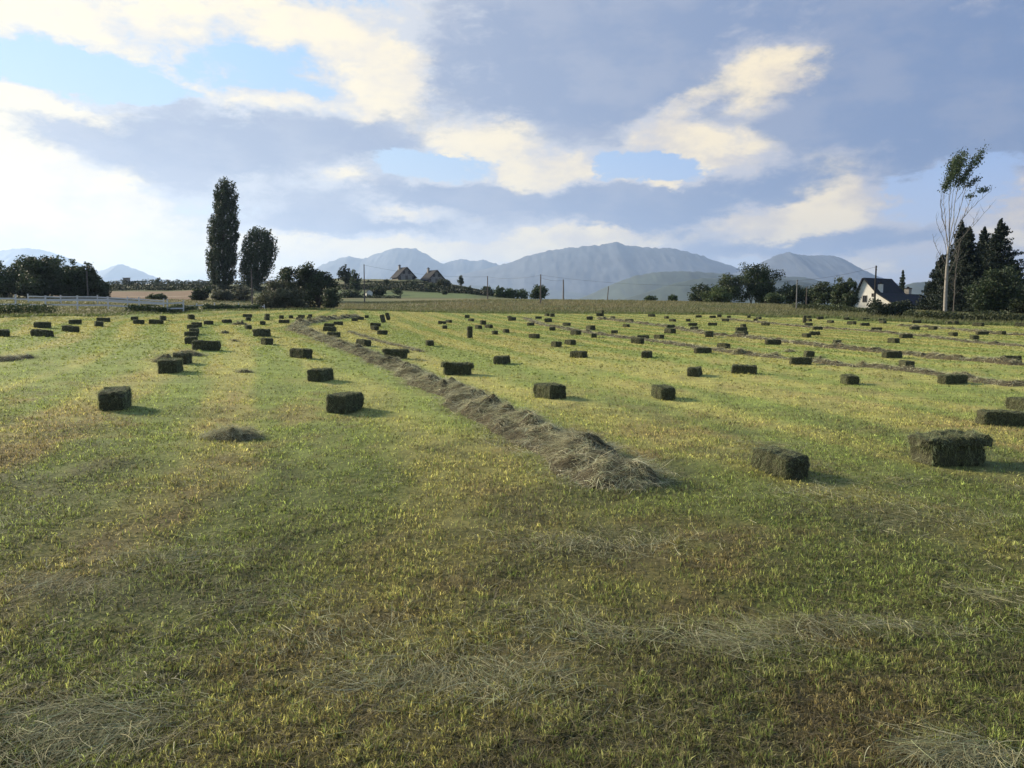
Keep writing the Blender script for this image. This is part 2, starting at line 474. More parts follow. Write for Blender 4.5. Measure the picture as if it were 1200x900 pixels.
def ground_colour(x, y):
    ys = np.maximum(y, 1); r = x / ys
    c = field_colour(x, y)
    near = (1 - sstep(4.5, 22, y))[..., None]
    soil_shade = np.array([.022, .018, .010])  # soil and thatch, with the deep shade between near blades in the colour
    c = c * (1 - near * .72) + soil_shade * near * .72
    c *= .92
    ed = edge_depth(np.clip(r, -.95, .95))
    out = sstep(ed - .6, ed + .6, y + 1.5 * (fbm(x * .3, y * .3, 3, 2) - .5))[..., None]
    dry = np.array([.17, .148, .072]); olive = np.array([.105, .115, .045])
    n = fbm(x * .05, y * .09, 81, 4)[..., None]
    g = olive + (dry - olive) * sstep(.35, .6, n)
    gr = sstep(.2, .5, r)[..., None]                     # greener on the right
    g = g * (1 - .6 * gr) + olive * .6 * gr
    def zone(c_, m, col): m = m[..., None]; return c_ * (1 - m) + np.array(col) * m
    wob = (fbm(x * .04, y * .04, 7, 3) - .5) * 10
    ty = y + wob
    far = sstep(180, 215, y)
    g = zone(g, far, (.085, .095, .042))
    # ploughed brown field on the left
    m = sstep(-.60, -.58, r) * (1 - sstep(-.40, -.385, r)) * sstep(122, 126, ty) * (1 - sstep(208, 214, ty))
    g = zone(g, m, (.165, .112, .068))
    # green strip below the terraces
    m = sstep(-.235, -.225, r) * (1 - sstep(-.06, -.03, r)) * sstep(203, 207, ty) * (1 - sstep(243, 247, ty))
    g = zone(g, m, (.10, .130, .050))
    # terraces: alternating scrub and pale ledges
    m = sstep(-.26, -.24, r) * (1 - sstep(-.01, .02, r)) * sstep(244, 250, y) * (.5 + .5 * np.sin(ty * .42))
    g = zone(g, np.clip(m, 0, 1) * .6, (.19, .165, .09))
    m = sstep(262, 330, y) * (1 - sstep(-.30, -.26, r)) * (fbm(x * .03, y * .08, 99, 3) > .52)
    g = zone(g, m * .5, (.16, .14, .08))
    # pale track across the left paddock
    m = np.exp(-((ty - (150 + (r + .45) * 180)) / 1.6) ** 2) * sstep(-.50, -.48, r) * (1 - sstep(-.39, -.37, r))
    g = zone(g, m * .8, (.30, .25, .18))
    # valley floor far away
    g = zone(g, sstep(450, 800, y), (.07, .10, .05))
    return c * (1 - out) + g * out

def build_ground():
    front = np.linspace(R(-44), R(44), 760)
    back = np.linspace(R(44), R(316), 92)[1:-1]
    A = np.concatenate([front, back])
    rad = np.concatenate([[.6, 1.2, 1.8], 1 / np.linspace(1 / 2.3, 1 / 40, 260), np.geomspace(40.5, 420, 330), np.geomspace(440, 45000, 50)])
    AA, RR = np.meshgrid(A, rad)
    X, Y = np.sin(AA) * RR, np.cos(AA) * RR
    Z = terrain(X, Y)
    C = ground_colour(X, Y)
    na, nr = len(A), len(rad)
    i, j = np.meshgrid(np.arange(nr - 1), np.arange(na), indexing='ij')
    jn = (j + 1) % na
    q = np.stack([i * na + j, i * na + jn, (i + 1) * na + jn, (i + 1) * na + j], -1).reshape(-1, 4)[:, ::-1]
    mb = MB()
    V = np.stack([X, Y, Z], -1).reshape(-1, 3)
    V = np.concatenate([V, [[0, 0, float(terrain(np.array([0.]), np.array([0.]))[0])]]])
    Cc = np.concatenate([C.reshape(-1, 3), [[.06, .06, .03]]])
    tri = np.stack([np.full(na, len(V) - 1), (np.arange(na) + 1) % na, np.arange(na)], 1)
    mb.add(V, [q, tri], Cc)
    o = mb.build('ground', M_ground, smooth=True)
    tag(o, 'mown hay field with grassy bank and farmland beyond', kind='structure')
build_ground()

# ------------------------------------------------------------------ mountains (real ridges kilometres away)
def ridge(name, label, D, depth, prof, col, rough=1.0, seed=0, fx=(0.25, .5), n=(260, 60), foot=-60):
    """prof: list of picture (x, y) of the skyline; built as a ridge at distance D with front and back slopes"""
    prof = np.array(prof, float)
    xs = (np.linspace(prof[0, 0], prof[-1, 0], n[0]) - 600) / F
    skyline = np.interp(xs * F + 600, prof[:, 0], prof[:, 1])
    H = CAM_H + (HOR - skyline) / F * D
    t = np.linspace(-1, 1.0, n[1])                # -1 front foot, 0 crest, 1 back foot
    X = xs[:, None] * D * np.ones_like(t)[None]
    Y = D + t[None] * depth * np.ones_like(X)
    fall = np.where(t < 0, (1 + t) ** 1.25, (1 - t) ** 1.3)[None]
    sc = 1 / (depth * .16)
    gully = np.abs(fbm(X * sc * 1.5 + 3, Y * sc * .5, seed, 5, .55) - .5) * 2
    env = np.clip(np.abs(t) * 2.2, 0, 1)[None] * (1 - np.abs(t))[None]
    Z = foot + (H[:, None] - foot) * fall * (1 + .0 * X) - gully * env * (H[:, None] - foot) * .09 * rough
    Z += (fbm(X * sc * 9, Y * sc * 9, seed + 5, 4) - .5) * (H[:, None] - foot) * .045 * rough
    c = np.array(col) * (.55 + .9 * fbm(X * sc * 3, Y * sc * 3, seed + 9, 5))[..., None]
    V = np.stack([X, Y, Z], -1).reshape(-1, 3)
    a, b = n
    i, j = np.meshgrid(np.arange(a - 1), np.arange(b - 1), indexing='ij')
    q = np.stack([i * b + j, (i + 1) * b + j, (i + 1) * b + j + 1, i * b + j + 1], -1).reshape(-1, 4)
    mb = MB(); mb.add(V, [q], c.reshape(-1, 3))
    tag(mb.build(name, M_mount, smooth=True), label, kind='structure')

ridge('mountain', 'broad massif with a small rocky summit in the middle distance', 9000, 2600,
      [(480, 345), (540, 322), (575, 313), (600, 307), (615, 300), (635, 295), (660, 291), (690, 288), (708, 286.5), (719, 283), (730, 287.5), (760, 290), (780, 290.5), (800, 294), (822, 300), (835, 306), (850, 310), (880, 322), (960, 345)], (.055, .062, .072), seed=3)
ridge('mountain', 'rounded pale summit left of the broad massif', 11500, 2600,
      [(330, 340), (380, 310), (398, 303), (412, 300.5), (428, 303), (445, 297), (458, 292), (468, 290.5), (488, 291), (500, 297), (512, 305), (519, 309), (530, 305), (545, 303), (556, 306), (566, 304), (575, 307), (590, 311), (610, 320), (700, 345)], (.055, .062, .072), seed=13)
ridge('mountain', 'two-topped mountain above the trees on the right', 8500, 2400,
      [(800, 345), (850, 322), (880, 312), (898, 303), (910, 298), (920, 295), (928, 297.5), (945, 299.5), (960, 299), (972, 299), (985, 304), (1000, 313), (1015, 320), (1040, 330), (1100, 348)], (.055, .062, .072), seed=23)
ridge('mountain', 'single sharp cone mountain on the left horizon', 12000, 2500,
      [(40, 352), (90, 332), (118, 319), (128, 315.5), (138, 311.5), (147, 308.5), (155, 312), (170, 318), (185, 324.5), (200, 328.5), (225, 331), (260, 345)], (.07, .08, .10), seed=33)
ridge('mountain', 'pale low range at the far left edge', 13000, 2500,
      [(-420, 340), (-250, 305), (-120, 297), (-40, 300), (0, 295), (20, 292), (38, 290), (58, 293), (80, 300), (120, 318), (170, 345)], (.07, .08, .10), seed=43)
ridge('hills', 'wooded foothill below the broad massif', 4200, 1100,
      [(600, 372), (660, 356), (690, 345), (720, 331), (742, 323), (770, 318), (800, 317), (840, 320), (870, 322), (900, 322), (940, 325), (985, 334), (1050, 348), (1120, 368)], (.052, .068, .048), seed=53, rough=.8)
ridge('hills', 'darker wooded spur in front of the foothill', 3000, 700,
      [(690, 368), (730, 350), (760, 341), (790, 331), (820, 325.5), (860, 325), (900, 325), (935, 329), (960, 334), (1020, 344), (1090, 352), (1180, 368)], (.038, .052, .034), seed=63, rough=.8)
ridge('hills', 'low wooded hill behind the conifers on the right', 3600, 800,
      [(960, 364), (1010, 346), (1050, 336), (1068, 331), (1082, 329), (1096, 330.5), (1120, 334), (1160, 334), (1210, 338), (1400, 330), (1600, 352)], (.038, .050, .036), seed=73, rough=.8)
ridge('hills', 'lower slopes of the pale range on the left', 7500, 1800,
      [(380, 366), (420, 345), (470, 336), (520, 333), (560, 334), (600, 338), (650, 340), (700, 344), (760, 352), (820, 368)], (.055, .07, .055), seed=83, rough=.8)

# ------------------------------------------------------------------ haze
def build_haze():
    mb = MB(); box(mb, -16000, 16000, -600, 15800, -110, 960)
    m = bpy.data.materials.new('haze_air'); m.use_nodes = True
    nt = m.node_tree; nt.nodes.clear()
    out = nt.nodes.new('ShaderNodeOutputMaterial'); v = nt.nodes.new('ShaderNodeVolumePrincipled')
    v.inputs['Color'].default_value = (.50, .69, 1.0, 1); v.inputs['Density'].default_value = HAZE_DENSITY
    v.inputs['Anisotropy'].default_value = .35
    nt.links.new(v.outputs[0], out.inputs['Volume'])
    tag(mb.build('haze', m), 'thin evening haze filling the valley', kind='stuff')
build_haze()

# ------------------------------------------------------------------ sward
def build_grass():
    mb = MB(); rng = np.random.default_rng(5)
    # near sward: three-vertex-row blades
    def blades(n, dmin, dmax, hmul, wmul, kind, fade=None, fade_out=None):
        u = rng.uniform(1 / dmax, 1 / dmin, n); d = 1 / u
        r = rng.uniform(-.80, .80, n)
        x, y = r * d, d
        # clump: pull blades towards tuft centres
        cell = .035 + .0035 * d
        cx, cy = np.floor(x / cell), np.floor(y / cell)
        hx, hy = _hash(cx, cy, 1), _hash(cx, cy, 2)
        pull = rng.uniform(.0, .75, n)
        x = x + ((cx + .15 + .7 * hx) * cell - x) * pull; y = y + ((cy + .15 + .7 * hy) * cell - y) * pull
        ed = edge_depth(np.clip(x / y, -.95, .95))
        keep = y < ed - .3
        dens = fbm(x * 1.6, y * 1.3, 91, 3)
        keep &= rng.uniform(0, 1, n) < (.22 + 1.1 * sstep(.34, .62, .6 * dens + .4 * fbm(x * 5, y * 4.2, 95, 3)))
        if fade: keep &= rng.uniform(0, 1, n) < sstep(fade[0], fade[1], d)
        if fade_out: keep &= rng.uniform(0, 1, n) > sstep(fade_out[0], fade_out[1], d)
        x, y, d, hx, hy = x[keep], y[keep], d[keep], hx[keep], hy[keep]; n = len(x)
        z = terrain(x, y)
        c = field_colour(x, y)
        tuft = _hash(np.floor(x / .13), np.floor(y / .13), 8)
        lit = rng.uniform(.40, 1.6, n) * (.45 + .95 * hx) * (.88 + .12 * sstep(4, 14, d))
        c = c * lit[:, None] * 1.32
        gap_shade = (1 - sstep(8, 26, d)) * .50  # near: shade between blades painted as darkened blades, the rest brightened
        dk = rng.uniform(0, 1, n) < gap_shade
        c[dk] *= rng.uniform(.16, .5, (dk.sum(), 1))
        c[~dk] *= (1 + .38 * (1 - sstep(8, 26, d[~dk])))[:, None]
        lod = 1 + d / 9.0
        if kind == 'green':
            a = rng.uniform(0, 1, n)
            dead = a < .25
            c[dead] = c[dead] * .5 + np.array([.25, .205, .105]) * .5
            fresh = (a > .82) & (tuft > .45)
            c[fresh] = np.array([.225, .285, .065]) * rng.uniform(.8, 1.3, (fresh.sum(), 1))
            h = rng.uniform(.015, .042, n) * (.6 + .8 * tuft) * hmul * (1 + d * .002)
            lean = rng.uniform(.15, 1.0, n) ** 1.5 * 2.4
        else:
            c = np.array([.165, .135, .075]) * rng.uniform(.25, 1.25, (n, 1)) + c * .12
            h = rng.uniform(.04, .09, n) * hmul
            lean = rng.uniform(1.6, 5.0, n)
        w = rng.uniform(.0020, .0048, n) * wmul * lod
        ang = rng.uniform(0, 2 * np.pi, n) ; ld = ang + rng.normal(0, .8, n)
        dx, dy = np.cos(ang), np.sin(ang)
        lx, ly = np.cos(ld) * lean * h * .8, np.sin(ld) * lean * h * .8
        hz = h / np.sqrt(1 + (lean * .7) ** 2) * 1.3
        base = np.stack([x, y, z - .004], 1); side = np.stack([dx, dy, 0 * dx], 1) * (w * .5)[:, None]
        mid = base + np.stack([lx * .35, ly * .35, hz * .62], 1)
        tip = base + np.stack([lx, ly, hz], 1)
        V = np.stack([base - side, base + side, mid + side * .9, mid - side * .9, tip], 1).reshape(-1, 3)
        i = np.arange(n) * 5
        q = np.stack([i, i + 1, i + 2, i + 3], 1); t = np.stack([i + 3, i + 2, i + 4], 1)
        C = np.repeat(c, 5, axis=0)
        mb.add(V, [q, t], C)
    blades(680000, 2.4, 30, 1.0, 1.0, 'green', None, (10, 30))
    blades(110000, 2.4, 24, 1.0, 1.0, 'dead', None, (6, 22))
    blades(600000, 6.5, 120, 1.1, 1.2, 'green', (6.5, 20))
    # far part needs its own share as the field rises
    def far(n):
        d = rng.uniform(20, 118, n); r = rng.uniform(-.75, .75, n); x = r * d; y = d
        keep = (y < edge_depth(np.clip(r, -.95, .95)) - .3) & (rng.uniform(0, 1, n) < sstep(20, 70, y))
        x, y = x[keep], y[keep]; n = len(x); z = terrain(x, y)
        c = field_colour(x, y) * rng.uniform(.75, 1.25, (n, 1))
        h = rng.uniform(.03, .075, n); w = rng.uniform(.04, .10, n)
        ang = rng.uniform(0, np.pi, n)
        s = np.stack([np.cos(ang), np.sin(ang), 0 * ang], 1) * w[:, None]
        b = np.stack([x, y, z - .01], 1)
        t = b + np.stack([rng.normal(0, .03, n), rng.normal(0, .03, n), h + .01], 1)
        V = np.stack([b - s, b + s, t], 1).reshape(-1, 3)
        mb.add(V, [np.arange(n * 3).reshape(n, 3)], np.repeat(c, 3, axis=0))
    far(220000)
    tag(mb.build('grass', M_grass), 'short mown grass covering the hay field', 'grass', kind='stuff')
build_grass()

HAYC = np.array([[.27, .235, .145], [.21, .18, .105], [.33, .30, .21], [.16, .15, .085], [.24, .25, .15]])
def hay_col(n, rng, k_=1.0): return HAYC[rng.integers(0, len(HAYC), n)] * np.array([1.0, 1.02, .95]) * rng.uniform(.45, 1.75, (n, 1)) * k_

def build_loose_hay():
    mb = MB(); rng = np.random.default_rng(77)
    # thin scatter everywhere near, thicker wisps in patches
    patches = [(90, 850, 150, 34, 2600), (520, 790, 170, 34, 2000), (700, 640, 150, 16, 1500), (450, 560, 60, 20, 350), (1090, 610, 120, 20, 900), (1000, 740, 260, 18, 1300), (640, 800, 60, 30, 300), (720, 745, 110, 20, 700),
               (220, 650, 130, 20, 1000), (60, 690, 90, 22, 700), (640, 725, 60, 30, 300), (880, 760, 110, 22, 900), (1130, 885, 90, 20, 1300), (1150, 700, 70, 20, 400), (330, 700, 120, 24, 500),
               (400, 745, 160, 30, 600), (90, 500, 110, 10, 700), (900, 523, 55, 10, 900), (960, 580, 90, 14, 900), (1050, 565, 80, 8, 500), (275, 545, 50, 40, 500), (400, 505, 35, 18, 500), (385, 459, 22, 8, 300),
               (940, 545, 70, 10, 500), (640, 485, 130, 14, 500), (700, 478, 90, 8, 400), (60, 455, 60, 10, 300), (1100, 470, 120, 10, 500), (60, 418, 60, 6, 300), (30, 610, 60, 20, 300)]
    for X, Y, sx, sy, n in patches:
        n = int(n * .80); sx *= .88
        c0 = np.array(px_ground(X, Y)); ex = px_ground(X + sx, Y)[0] - c0[0]; ey = (px_ground(X, Y - sy)[1] - px_ground(X, Y + sy)[1]) / 2
        x = c0[0] + rng.normal(0, .5, n) * ex; y = c0[1] + rng.normal(0, .5, n) * ey
        ang = rng.normal(fbm(x * .8, y * .8, int(X), 2) * 6, .7, n)
        D = np.stack([np.cos(ang), np.sin(ang), rng.uniform(-.05, .30, n)], 1); D /= np.linalg.norm(D, axis=1)[:, None]
        L_ = rng.uniform(.06, .30, n); W = rng.uniform(.0015, .0032, n) * (1 + c0[1] / 14)
        P = np.stack([x, y, terrain(x, y) + rng.uniform(.012, .05, n)], 1)
        straws(mb, P, D, L_, W, hay_col(n, rng, .95) * np.array([1.0, 1.02, .95]), rng.uniform(.0, .25, n), rng)
    n = 26000
    d = 1 / rng.uniform(1 / 30, 1 / 2.5, n); r = rng.uniform(-.8, .8, n); x, y = r * d, d
    k2 = rng.uniform(0, 1, n) < sstep(.35, .7, fbm(x * .7, y * .6, 123, 3)) + .08
    x, y, d = x[k2], y[k2], d[k2]; n = len(x)
    ang = rng.uniform(0, 2 * np.pi, n)
    D = np.stack([np.cos(ang), np.sin(ang), rng.uniform(-.1, .35, n)], 1); D /= np.linalg.norm(D, axis=1)[:, None]
    P = np.stack([x, y, terrain(x, y) + rng.uniform(.01, .035, n)], 1)
    straws(mb, P, D, rng.uniform(.04, .17, n), rng.uniform(.0015, .003, n) * (1 + d / 12), hay_col(n, rng, .95), rng.uniform(0, .3, n), rng, 3)
    tag(mb.build('loose_hay', M_hay), 'thin wisps of cut hay scattered over the grass', 'hay', kind='stuff')
build_loose_hay()

def build_meadow():
    """uncut tall dry grass on the bank beyond the mown edge"""
    mb = MB(); rng = np.random.default_rng(15)
    n = 150000
    r = rng.uniform(-.85, .85, n); ed = edge_depth(r)
    dd = rng.uniform(0, 1, n) ** 1.3 * 62; y = ed + dd * .9; keep = dd < 62
    r, y, dd = r[keep], y[keep], dd[keep]; n = len(r)
    x = r * y
    patch = fbm(x * .12, y * .2, 19, 3)
    left = 1 - sstep(-.36, -.30, r)
    keep = rng.uniform(0, 1, n) < (1 - .55 * left * (patch < .52))
    x, y, dd, r, patch, left = [a[keep] for a in (x, y, dd, r, patch, left)]; n = len(x)
    z = terrain(x, y)
    dry = np.array([.165, .150, .072]); olive = np.array([.110, .122, .048]); green = np.array([.10, .14, .035])
    t = sstep(.3, .62, patch + rng.normal(0, .12, n)) * (1 - .65 * sstep(.15, .5, r)) * (1 - .5 * left) * sstep(1, 10, dd + rng.uniform(0, 5, n))
    c = olive * (1 - t[:, None]) + dry * t[:, None]
    e = (1 - sstep(0, 5, dd))[:, None]
    c = c * (1 - .7 * e) + green * .7 * e
    c *= rng.uniform(.6, 1.35, (n, 1))
    h = rng.uniform(.14, .42, n) * (1 - .4 * left) * (.6 + .8 * patch); w = rng.uniform(.03, .08, n)
    ang = rng.uniform(0, np.pi, n)
    s = np.stack([np.cos(ang), np.sin(ang), 0 * ang], 1) * w[:, None]
    b = np.stack([x, y, z - .02], 1)
    tip = b + np.stack([rng.normal(.12, .12, n), rng.normal(0, .1, n), h], 1)
    V = np.stack([b - s, b + s, tip], 1).reshape(-1, 3)
    mb.add(V, [np.arange(n * 3).reshape(n, 3)], np.repeat(c, 3, axis=0))
    tag(mb.build('meadow_grass', M_grass), 'tall dry uncut grass on the bank behind the field', 'tall grass', kind='stuff')
build_meadow()

# ------------------------------------------------------------------ windrows and heaps
def windrow(label, pts, width, height, seed, nst, group='hay windrows lying across the field', k_=1.0, closed_ends=True, taper=None):
    rng = np.random.default_rng(seed)
    P = np.array([px_ground(X, Y)[:2] for X, Y in pts])
    seg = np.r_[0, np.cumsum(np.linalg.norm(np.diff(P, axis=0), axis=1))]
    Ltot = seg[-1]; ns = int(np.clip(Ltot / .12, 40, 700))
    s = np.linspace(0, Ltot, ns)
    def smooth(a, m=7):
        kk = np.ones(m) / m
        return np.convolve(np.pad(a, m // 2, mode='edge'), kk, 'valid')
    cx = smooth(np.interp(s, seg, P[:, 0])); cy = smooth(np.interp(s, seg, P[:, 1]))
    tx, ty = np.gradient(cx), np.gradient(cy); l = np.hypot(tx, ty); tx /= l; ty /= l
    nx, ny = -ty, tx
    off = (fbm(s * .7, s * 0 + seed, seed, 3) - .5) * width * .5
    cx += nx * off; cy += ny * off
    endf = np.minimum(sstep(0, .7, s), sstep(0, .7, Ltot - s))
    wid = width * (.75 + .55 * fbm(s * .9, s * 0 + 5, seed + 1, 3)) * (.35 + .65 * endf)
    hei = height * (.25 + 1.35 * fbm(s * 1.5, s * 0 + 9, seed + 2, 3)) * endf
    if taper is not None: q_ = np.interp(s / Ltot, *taper); wid = wid * q_; hei = hei * q_
    def surf(si, t):
        i = np.clip(si / Ltot * (ns - 1), 0, ns - 1)
        g = lambda a: np.interp(i, np.arange(ns), a)
        x = g(cx) + g(nx) * t * g(wid) * .5; y = g(cy) + g(ny) * t * g(wid) * .5
        lump = -.15 + 2.3 * fbm(x * 2.8, y * 2.8, seed + 3, 4, .6)
        hz = g(hei) * np.clip(1 - t * t, 0, 1) ** .8 * lump
        return x, y, terrain(x, y) - .03 * np.abs(t) + hz
    nt_ = 15
    S, T = np.meshgrid(s, np.linspace(-1, 1, nt_), indexing='ij')
    x, y, z = surf(S, T)
    V = np.stack([x, y, z], -1).reshape(-1, 3)
    i, j = np.meshgrid(np.arange(ns - 1), np.arange(nt_ - 1), indexing='ij')
    q = np.stack([i * nt_ + j, i * nt_ + j + 1, (i + 1) * nt_ + j + 1, (i + 1) * nt_ + j], -1).reshape(-1, 4)
    c = np.array([.065, .055, .032]) * (.6 + .8 * fbm(x * 9, y * 9, seed + 7, 3))[..., None] * k_  # body colour kept dark to carry the shade in gaps between strands
    mb = MB(); mb.add(V, [q], c.reshape(-1, 3), 0)
    # strands: more of them where the row is close
    dist = np.interp(s, s, cy)
    wgt = wid / np.maximum(dist, 3) ** 1.0
    cdf = np.cumsum(wgt); cdf /= cdf[-1]
    si = np.interp(rng.uniform(0, 1, nst), cdf, s)
    t = np.clip(rng.normal(0, .62, nst), -1.5, 1.5)
    x, y, z = surf(si, t)
    x2, y2, z2 = surf(si + .06, t)
    e = .05; 
    flow = fbm(x * 2.1, y * 2.1, seed + 11, 2) * 9
    ang = flow + rng.normal(0, .8, nst)
    D = np.stack([np.cos(ang), np.sin(ang), np.zeros(nst)], 1)
    x3, y3 = x + D[:, 0] * e, y + D[:, 1] * e
    D[:, 2] = rng.normal(.08, .28, nst)
    D /= np.linalg.norm(D, axis=1)[:, None]
    d = y
    lod = 1 + np.maximum(d - 8, 0) / 14
    fl = np.abs(t) > 1
    z = np.where(fl, terrain(x, y), z)
    Pp = np.stack([x, y, z + rng.uniform(0, .05, nst)], 1)
    straws(mb, Pp, D, rng.uniform(.08, .30, nst) * (1 + .01 * d), rng.uniform(.002, .0045, nst) * lod, hay_col(nst, rng, 1.35 * k_) * (.5 + .95 * sstep(.3, .7, fbm(x * 7, y * 7, seed + 21, 3)))[:, None], rng.uniform(.0, .5, nst), rng, 4, 1)
    o = mb.build('hay_windrow', [M_haybody, M_hay])
    tag(o, label, 'windrow', group)
    return o

windrow('long thick windrow of raked hay curving from the far edge to the middle foreground',
        [(765, 577), (735, 569), (700, 552), (655, 524), (600, 498), (545, 470), (500, 448), (460, 430), (425, 415), (390, 401), (362, 392), (347, 386), (352, 380), (385, 374.5), (420, 371)],
        1.2, .21, 101, 80000)
windrow('grey brown windrow running behind the bales from the field centre to the right edge',
        [(615, 373), (630, 379), (660, 385), (700, 392), (735, 396), (775, 401), (830, 409), (870, 415), (910, 419), (950, 424), (1000, 429), (1050, 433), (1090, 438), (1130, 444), (1165, 449), (1215, 454)],
        1.0, .11, 102, 12000, k_=1.15)
windrow('pale windrow from right of centre passing below the farmhouse side to the right edge',
        [(700, 373), (740, 378), (790, 384), (830, 392), (880, 396), (930, 403), (990, 409), (1030, 412), (1070, 416), (1110, 420), (1150, 424), (1210, 429)],
        1.0, .15, 103, 12000, k_=1.15)
windrow('thin windrow below the trees ending left of the dead topped poplar',
        [(845, 374), (880, 377), (930, 382), (985, 386), (1040, 390), (1090, 395), (1140, 401), (1205, 407)], 1.0, .11, 104, 6000, k_=1.15)
windrow('farthest windrow in front of the farmhouse and conifers',
        [(1050, 382), (1090, 384), (1130, 387), (1165, 391), (1210, 394)], 1.0, .13, 105, 4000, k_=1.15)
windrow('faint strip of hay between the tall upright bale pair and the round loose clump',
        [(410, 388), (430, 396), (455, 403), (485, 410), (500, 413)], .6, .06, 106, 2500)
windrow('thin grey hay strip on the left near the frame edge', [(-10, 424), (12, 421), (38, 418)], .9, .10, 107, 1500)

def hay_heap(X, Y, wpx, hpx, label, seed, n=900, k_=1.0):
    rng = np.random.default_rng(seed)
    x0, y0, z0 = px_ground(X, Y)
    w = wpx * y0 / F; h = hpx * y0 / F * .62
    mb = MB(); a, b = 28, 10
    th, rr = np.meshgrid(np.linspace(0, 2 * np.pi, a, endpoint=False), np.linspace(0, 1, b))
    px_, py_ = np.cos(th) * rr * w * .5, np.sin(th) * rr * w * .36
    lump = -.2 + 2.4 * fbm(px_ * 6 / max(w, .3) + seed, py_ * 6 / max(w, .3), seed, 3)
    pz = h * (1 - rr ** 1.7) * lump
    gz = terrain(px_ + x0, py_ + y0) - z0
    V = np.stack([px_, py_, pz + gz - .02], -1).reshape(-1, 3)
    i, j = np.meshgrid(np.arange(b - 1), np.arange(a), indexing='ij'); jn = (j + 1) % a
    q = np.stack([i * a + j, i * a + jn, (i + 1) * a + jn, (i + 1) * a + j], -1).reshape(-1, 4)[:, ::-1]
    mb.add(V, [q], np.array([.105, .09, .055]) * k_, 0)
    r_ = rng.uniform(0, 1, n) ** .6; t_ = rng.uniform(0, 2 * np.pi, n)
    sx, sy = np.cos(t_) * r_ * w * .55, np.sin(t_) * r_ * w * .38
    lump = -.2 + 2.4 * fbm(sx * 6 / max(w, .3) + seed, sy * 6 / max(w, .3), seed, 3)
    sz = h * np.clip(1 - r_ ** 1.7, 0, 1) * lump + terrain(sx + x0, sy + y0) - z0
    ang = rng.uniform(0, 2 * np.pi, n)
    D = np.stack([np.cos(ang), np.sin(ang), rng.uniform(-.2, .8, n)], 1); D /= np.linalg.norm(D, axis=1)[:, None]
    straws(mb, np.stack([sx, sy, sz + rng.uniform(0, .02, n)], 1), D, rng.uniform(.08, .26, n), rng.uniform(.002, .004, n) * (1 + max(y0 - 8, 0) / 14), hay_col(n, rng, k_ * 1.35), rng.uniform(.1, .6, n), rng, 4, 1)
    o = mb.build('hay_heap', [M_haybody, M_hay], loc=(x0, y0, z0))
    tag(o, label, 'hay heap', 'loose heaps of hay')
HEAPS = [
    (272, 512, 66, 17, 'loose clump of grey hay alone on the grass in front of the left bales', 3500),
    (196, 424, 34, 13, 'ragged heap of loose hay just behind the front dark bale of the left cluster', 1500),
    (222, 416, 40, 6, 'flat spread of loose hay behind the left bale cluster', 900),
    (281, 380.5, 20, 7, 'dark low hay heap on the far left grass below the paired poplars', 600),
    (264, 391, 13, 4, 'tiny hay heap below the poplar pair, left of two blocky bales', 300),
    (275, 400, 9, 3, 'smallest scrap of hay left of the blocky bales', 200),
    (287, 437, 22, 4, 'thin scrap of hay between the left cluster and the single centre left bale', 400),
    (867, 415.5, 20, 9, 'pointed dark hay heap right of the long flat bale in the right field', 900),
    (907, 418.5, 18, 7, 'rounded hay heap between the pointed heap and a long bale', 800),
    (961, 424, 15, 8, 'small steep hay heap beside the right end of a long bale', 700),
    (925, 412, 16, 4, 'flat scrap of hay above the rounded heap on the right', 400),
    (1010, 429.5, 17, 7, 'conical hay heap near the front windrow, left of a lone upright bale', 700),
    (689, 389.5, 11, 5, 'small heap of hay beside a bale right of the field centre', 300),
    (707, 374.5, 13, 4, 'distant hay heap by the stacked pair at the far edge', 300),
    (1038, 432, 16, 4, 'flat hay scrap just right of the conical heap', 300),
    (1128, 439, 17, 4, 'hay scrap lying behind the long bale near the right edge', 300),
]
for i, (X, Y, w, h, lab, n) in enumerate(HEAPS): hay_heap(X, Y, w, h, lab, 300 + i, n)

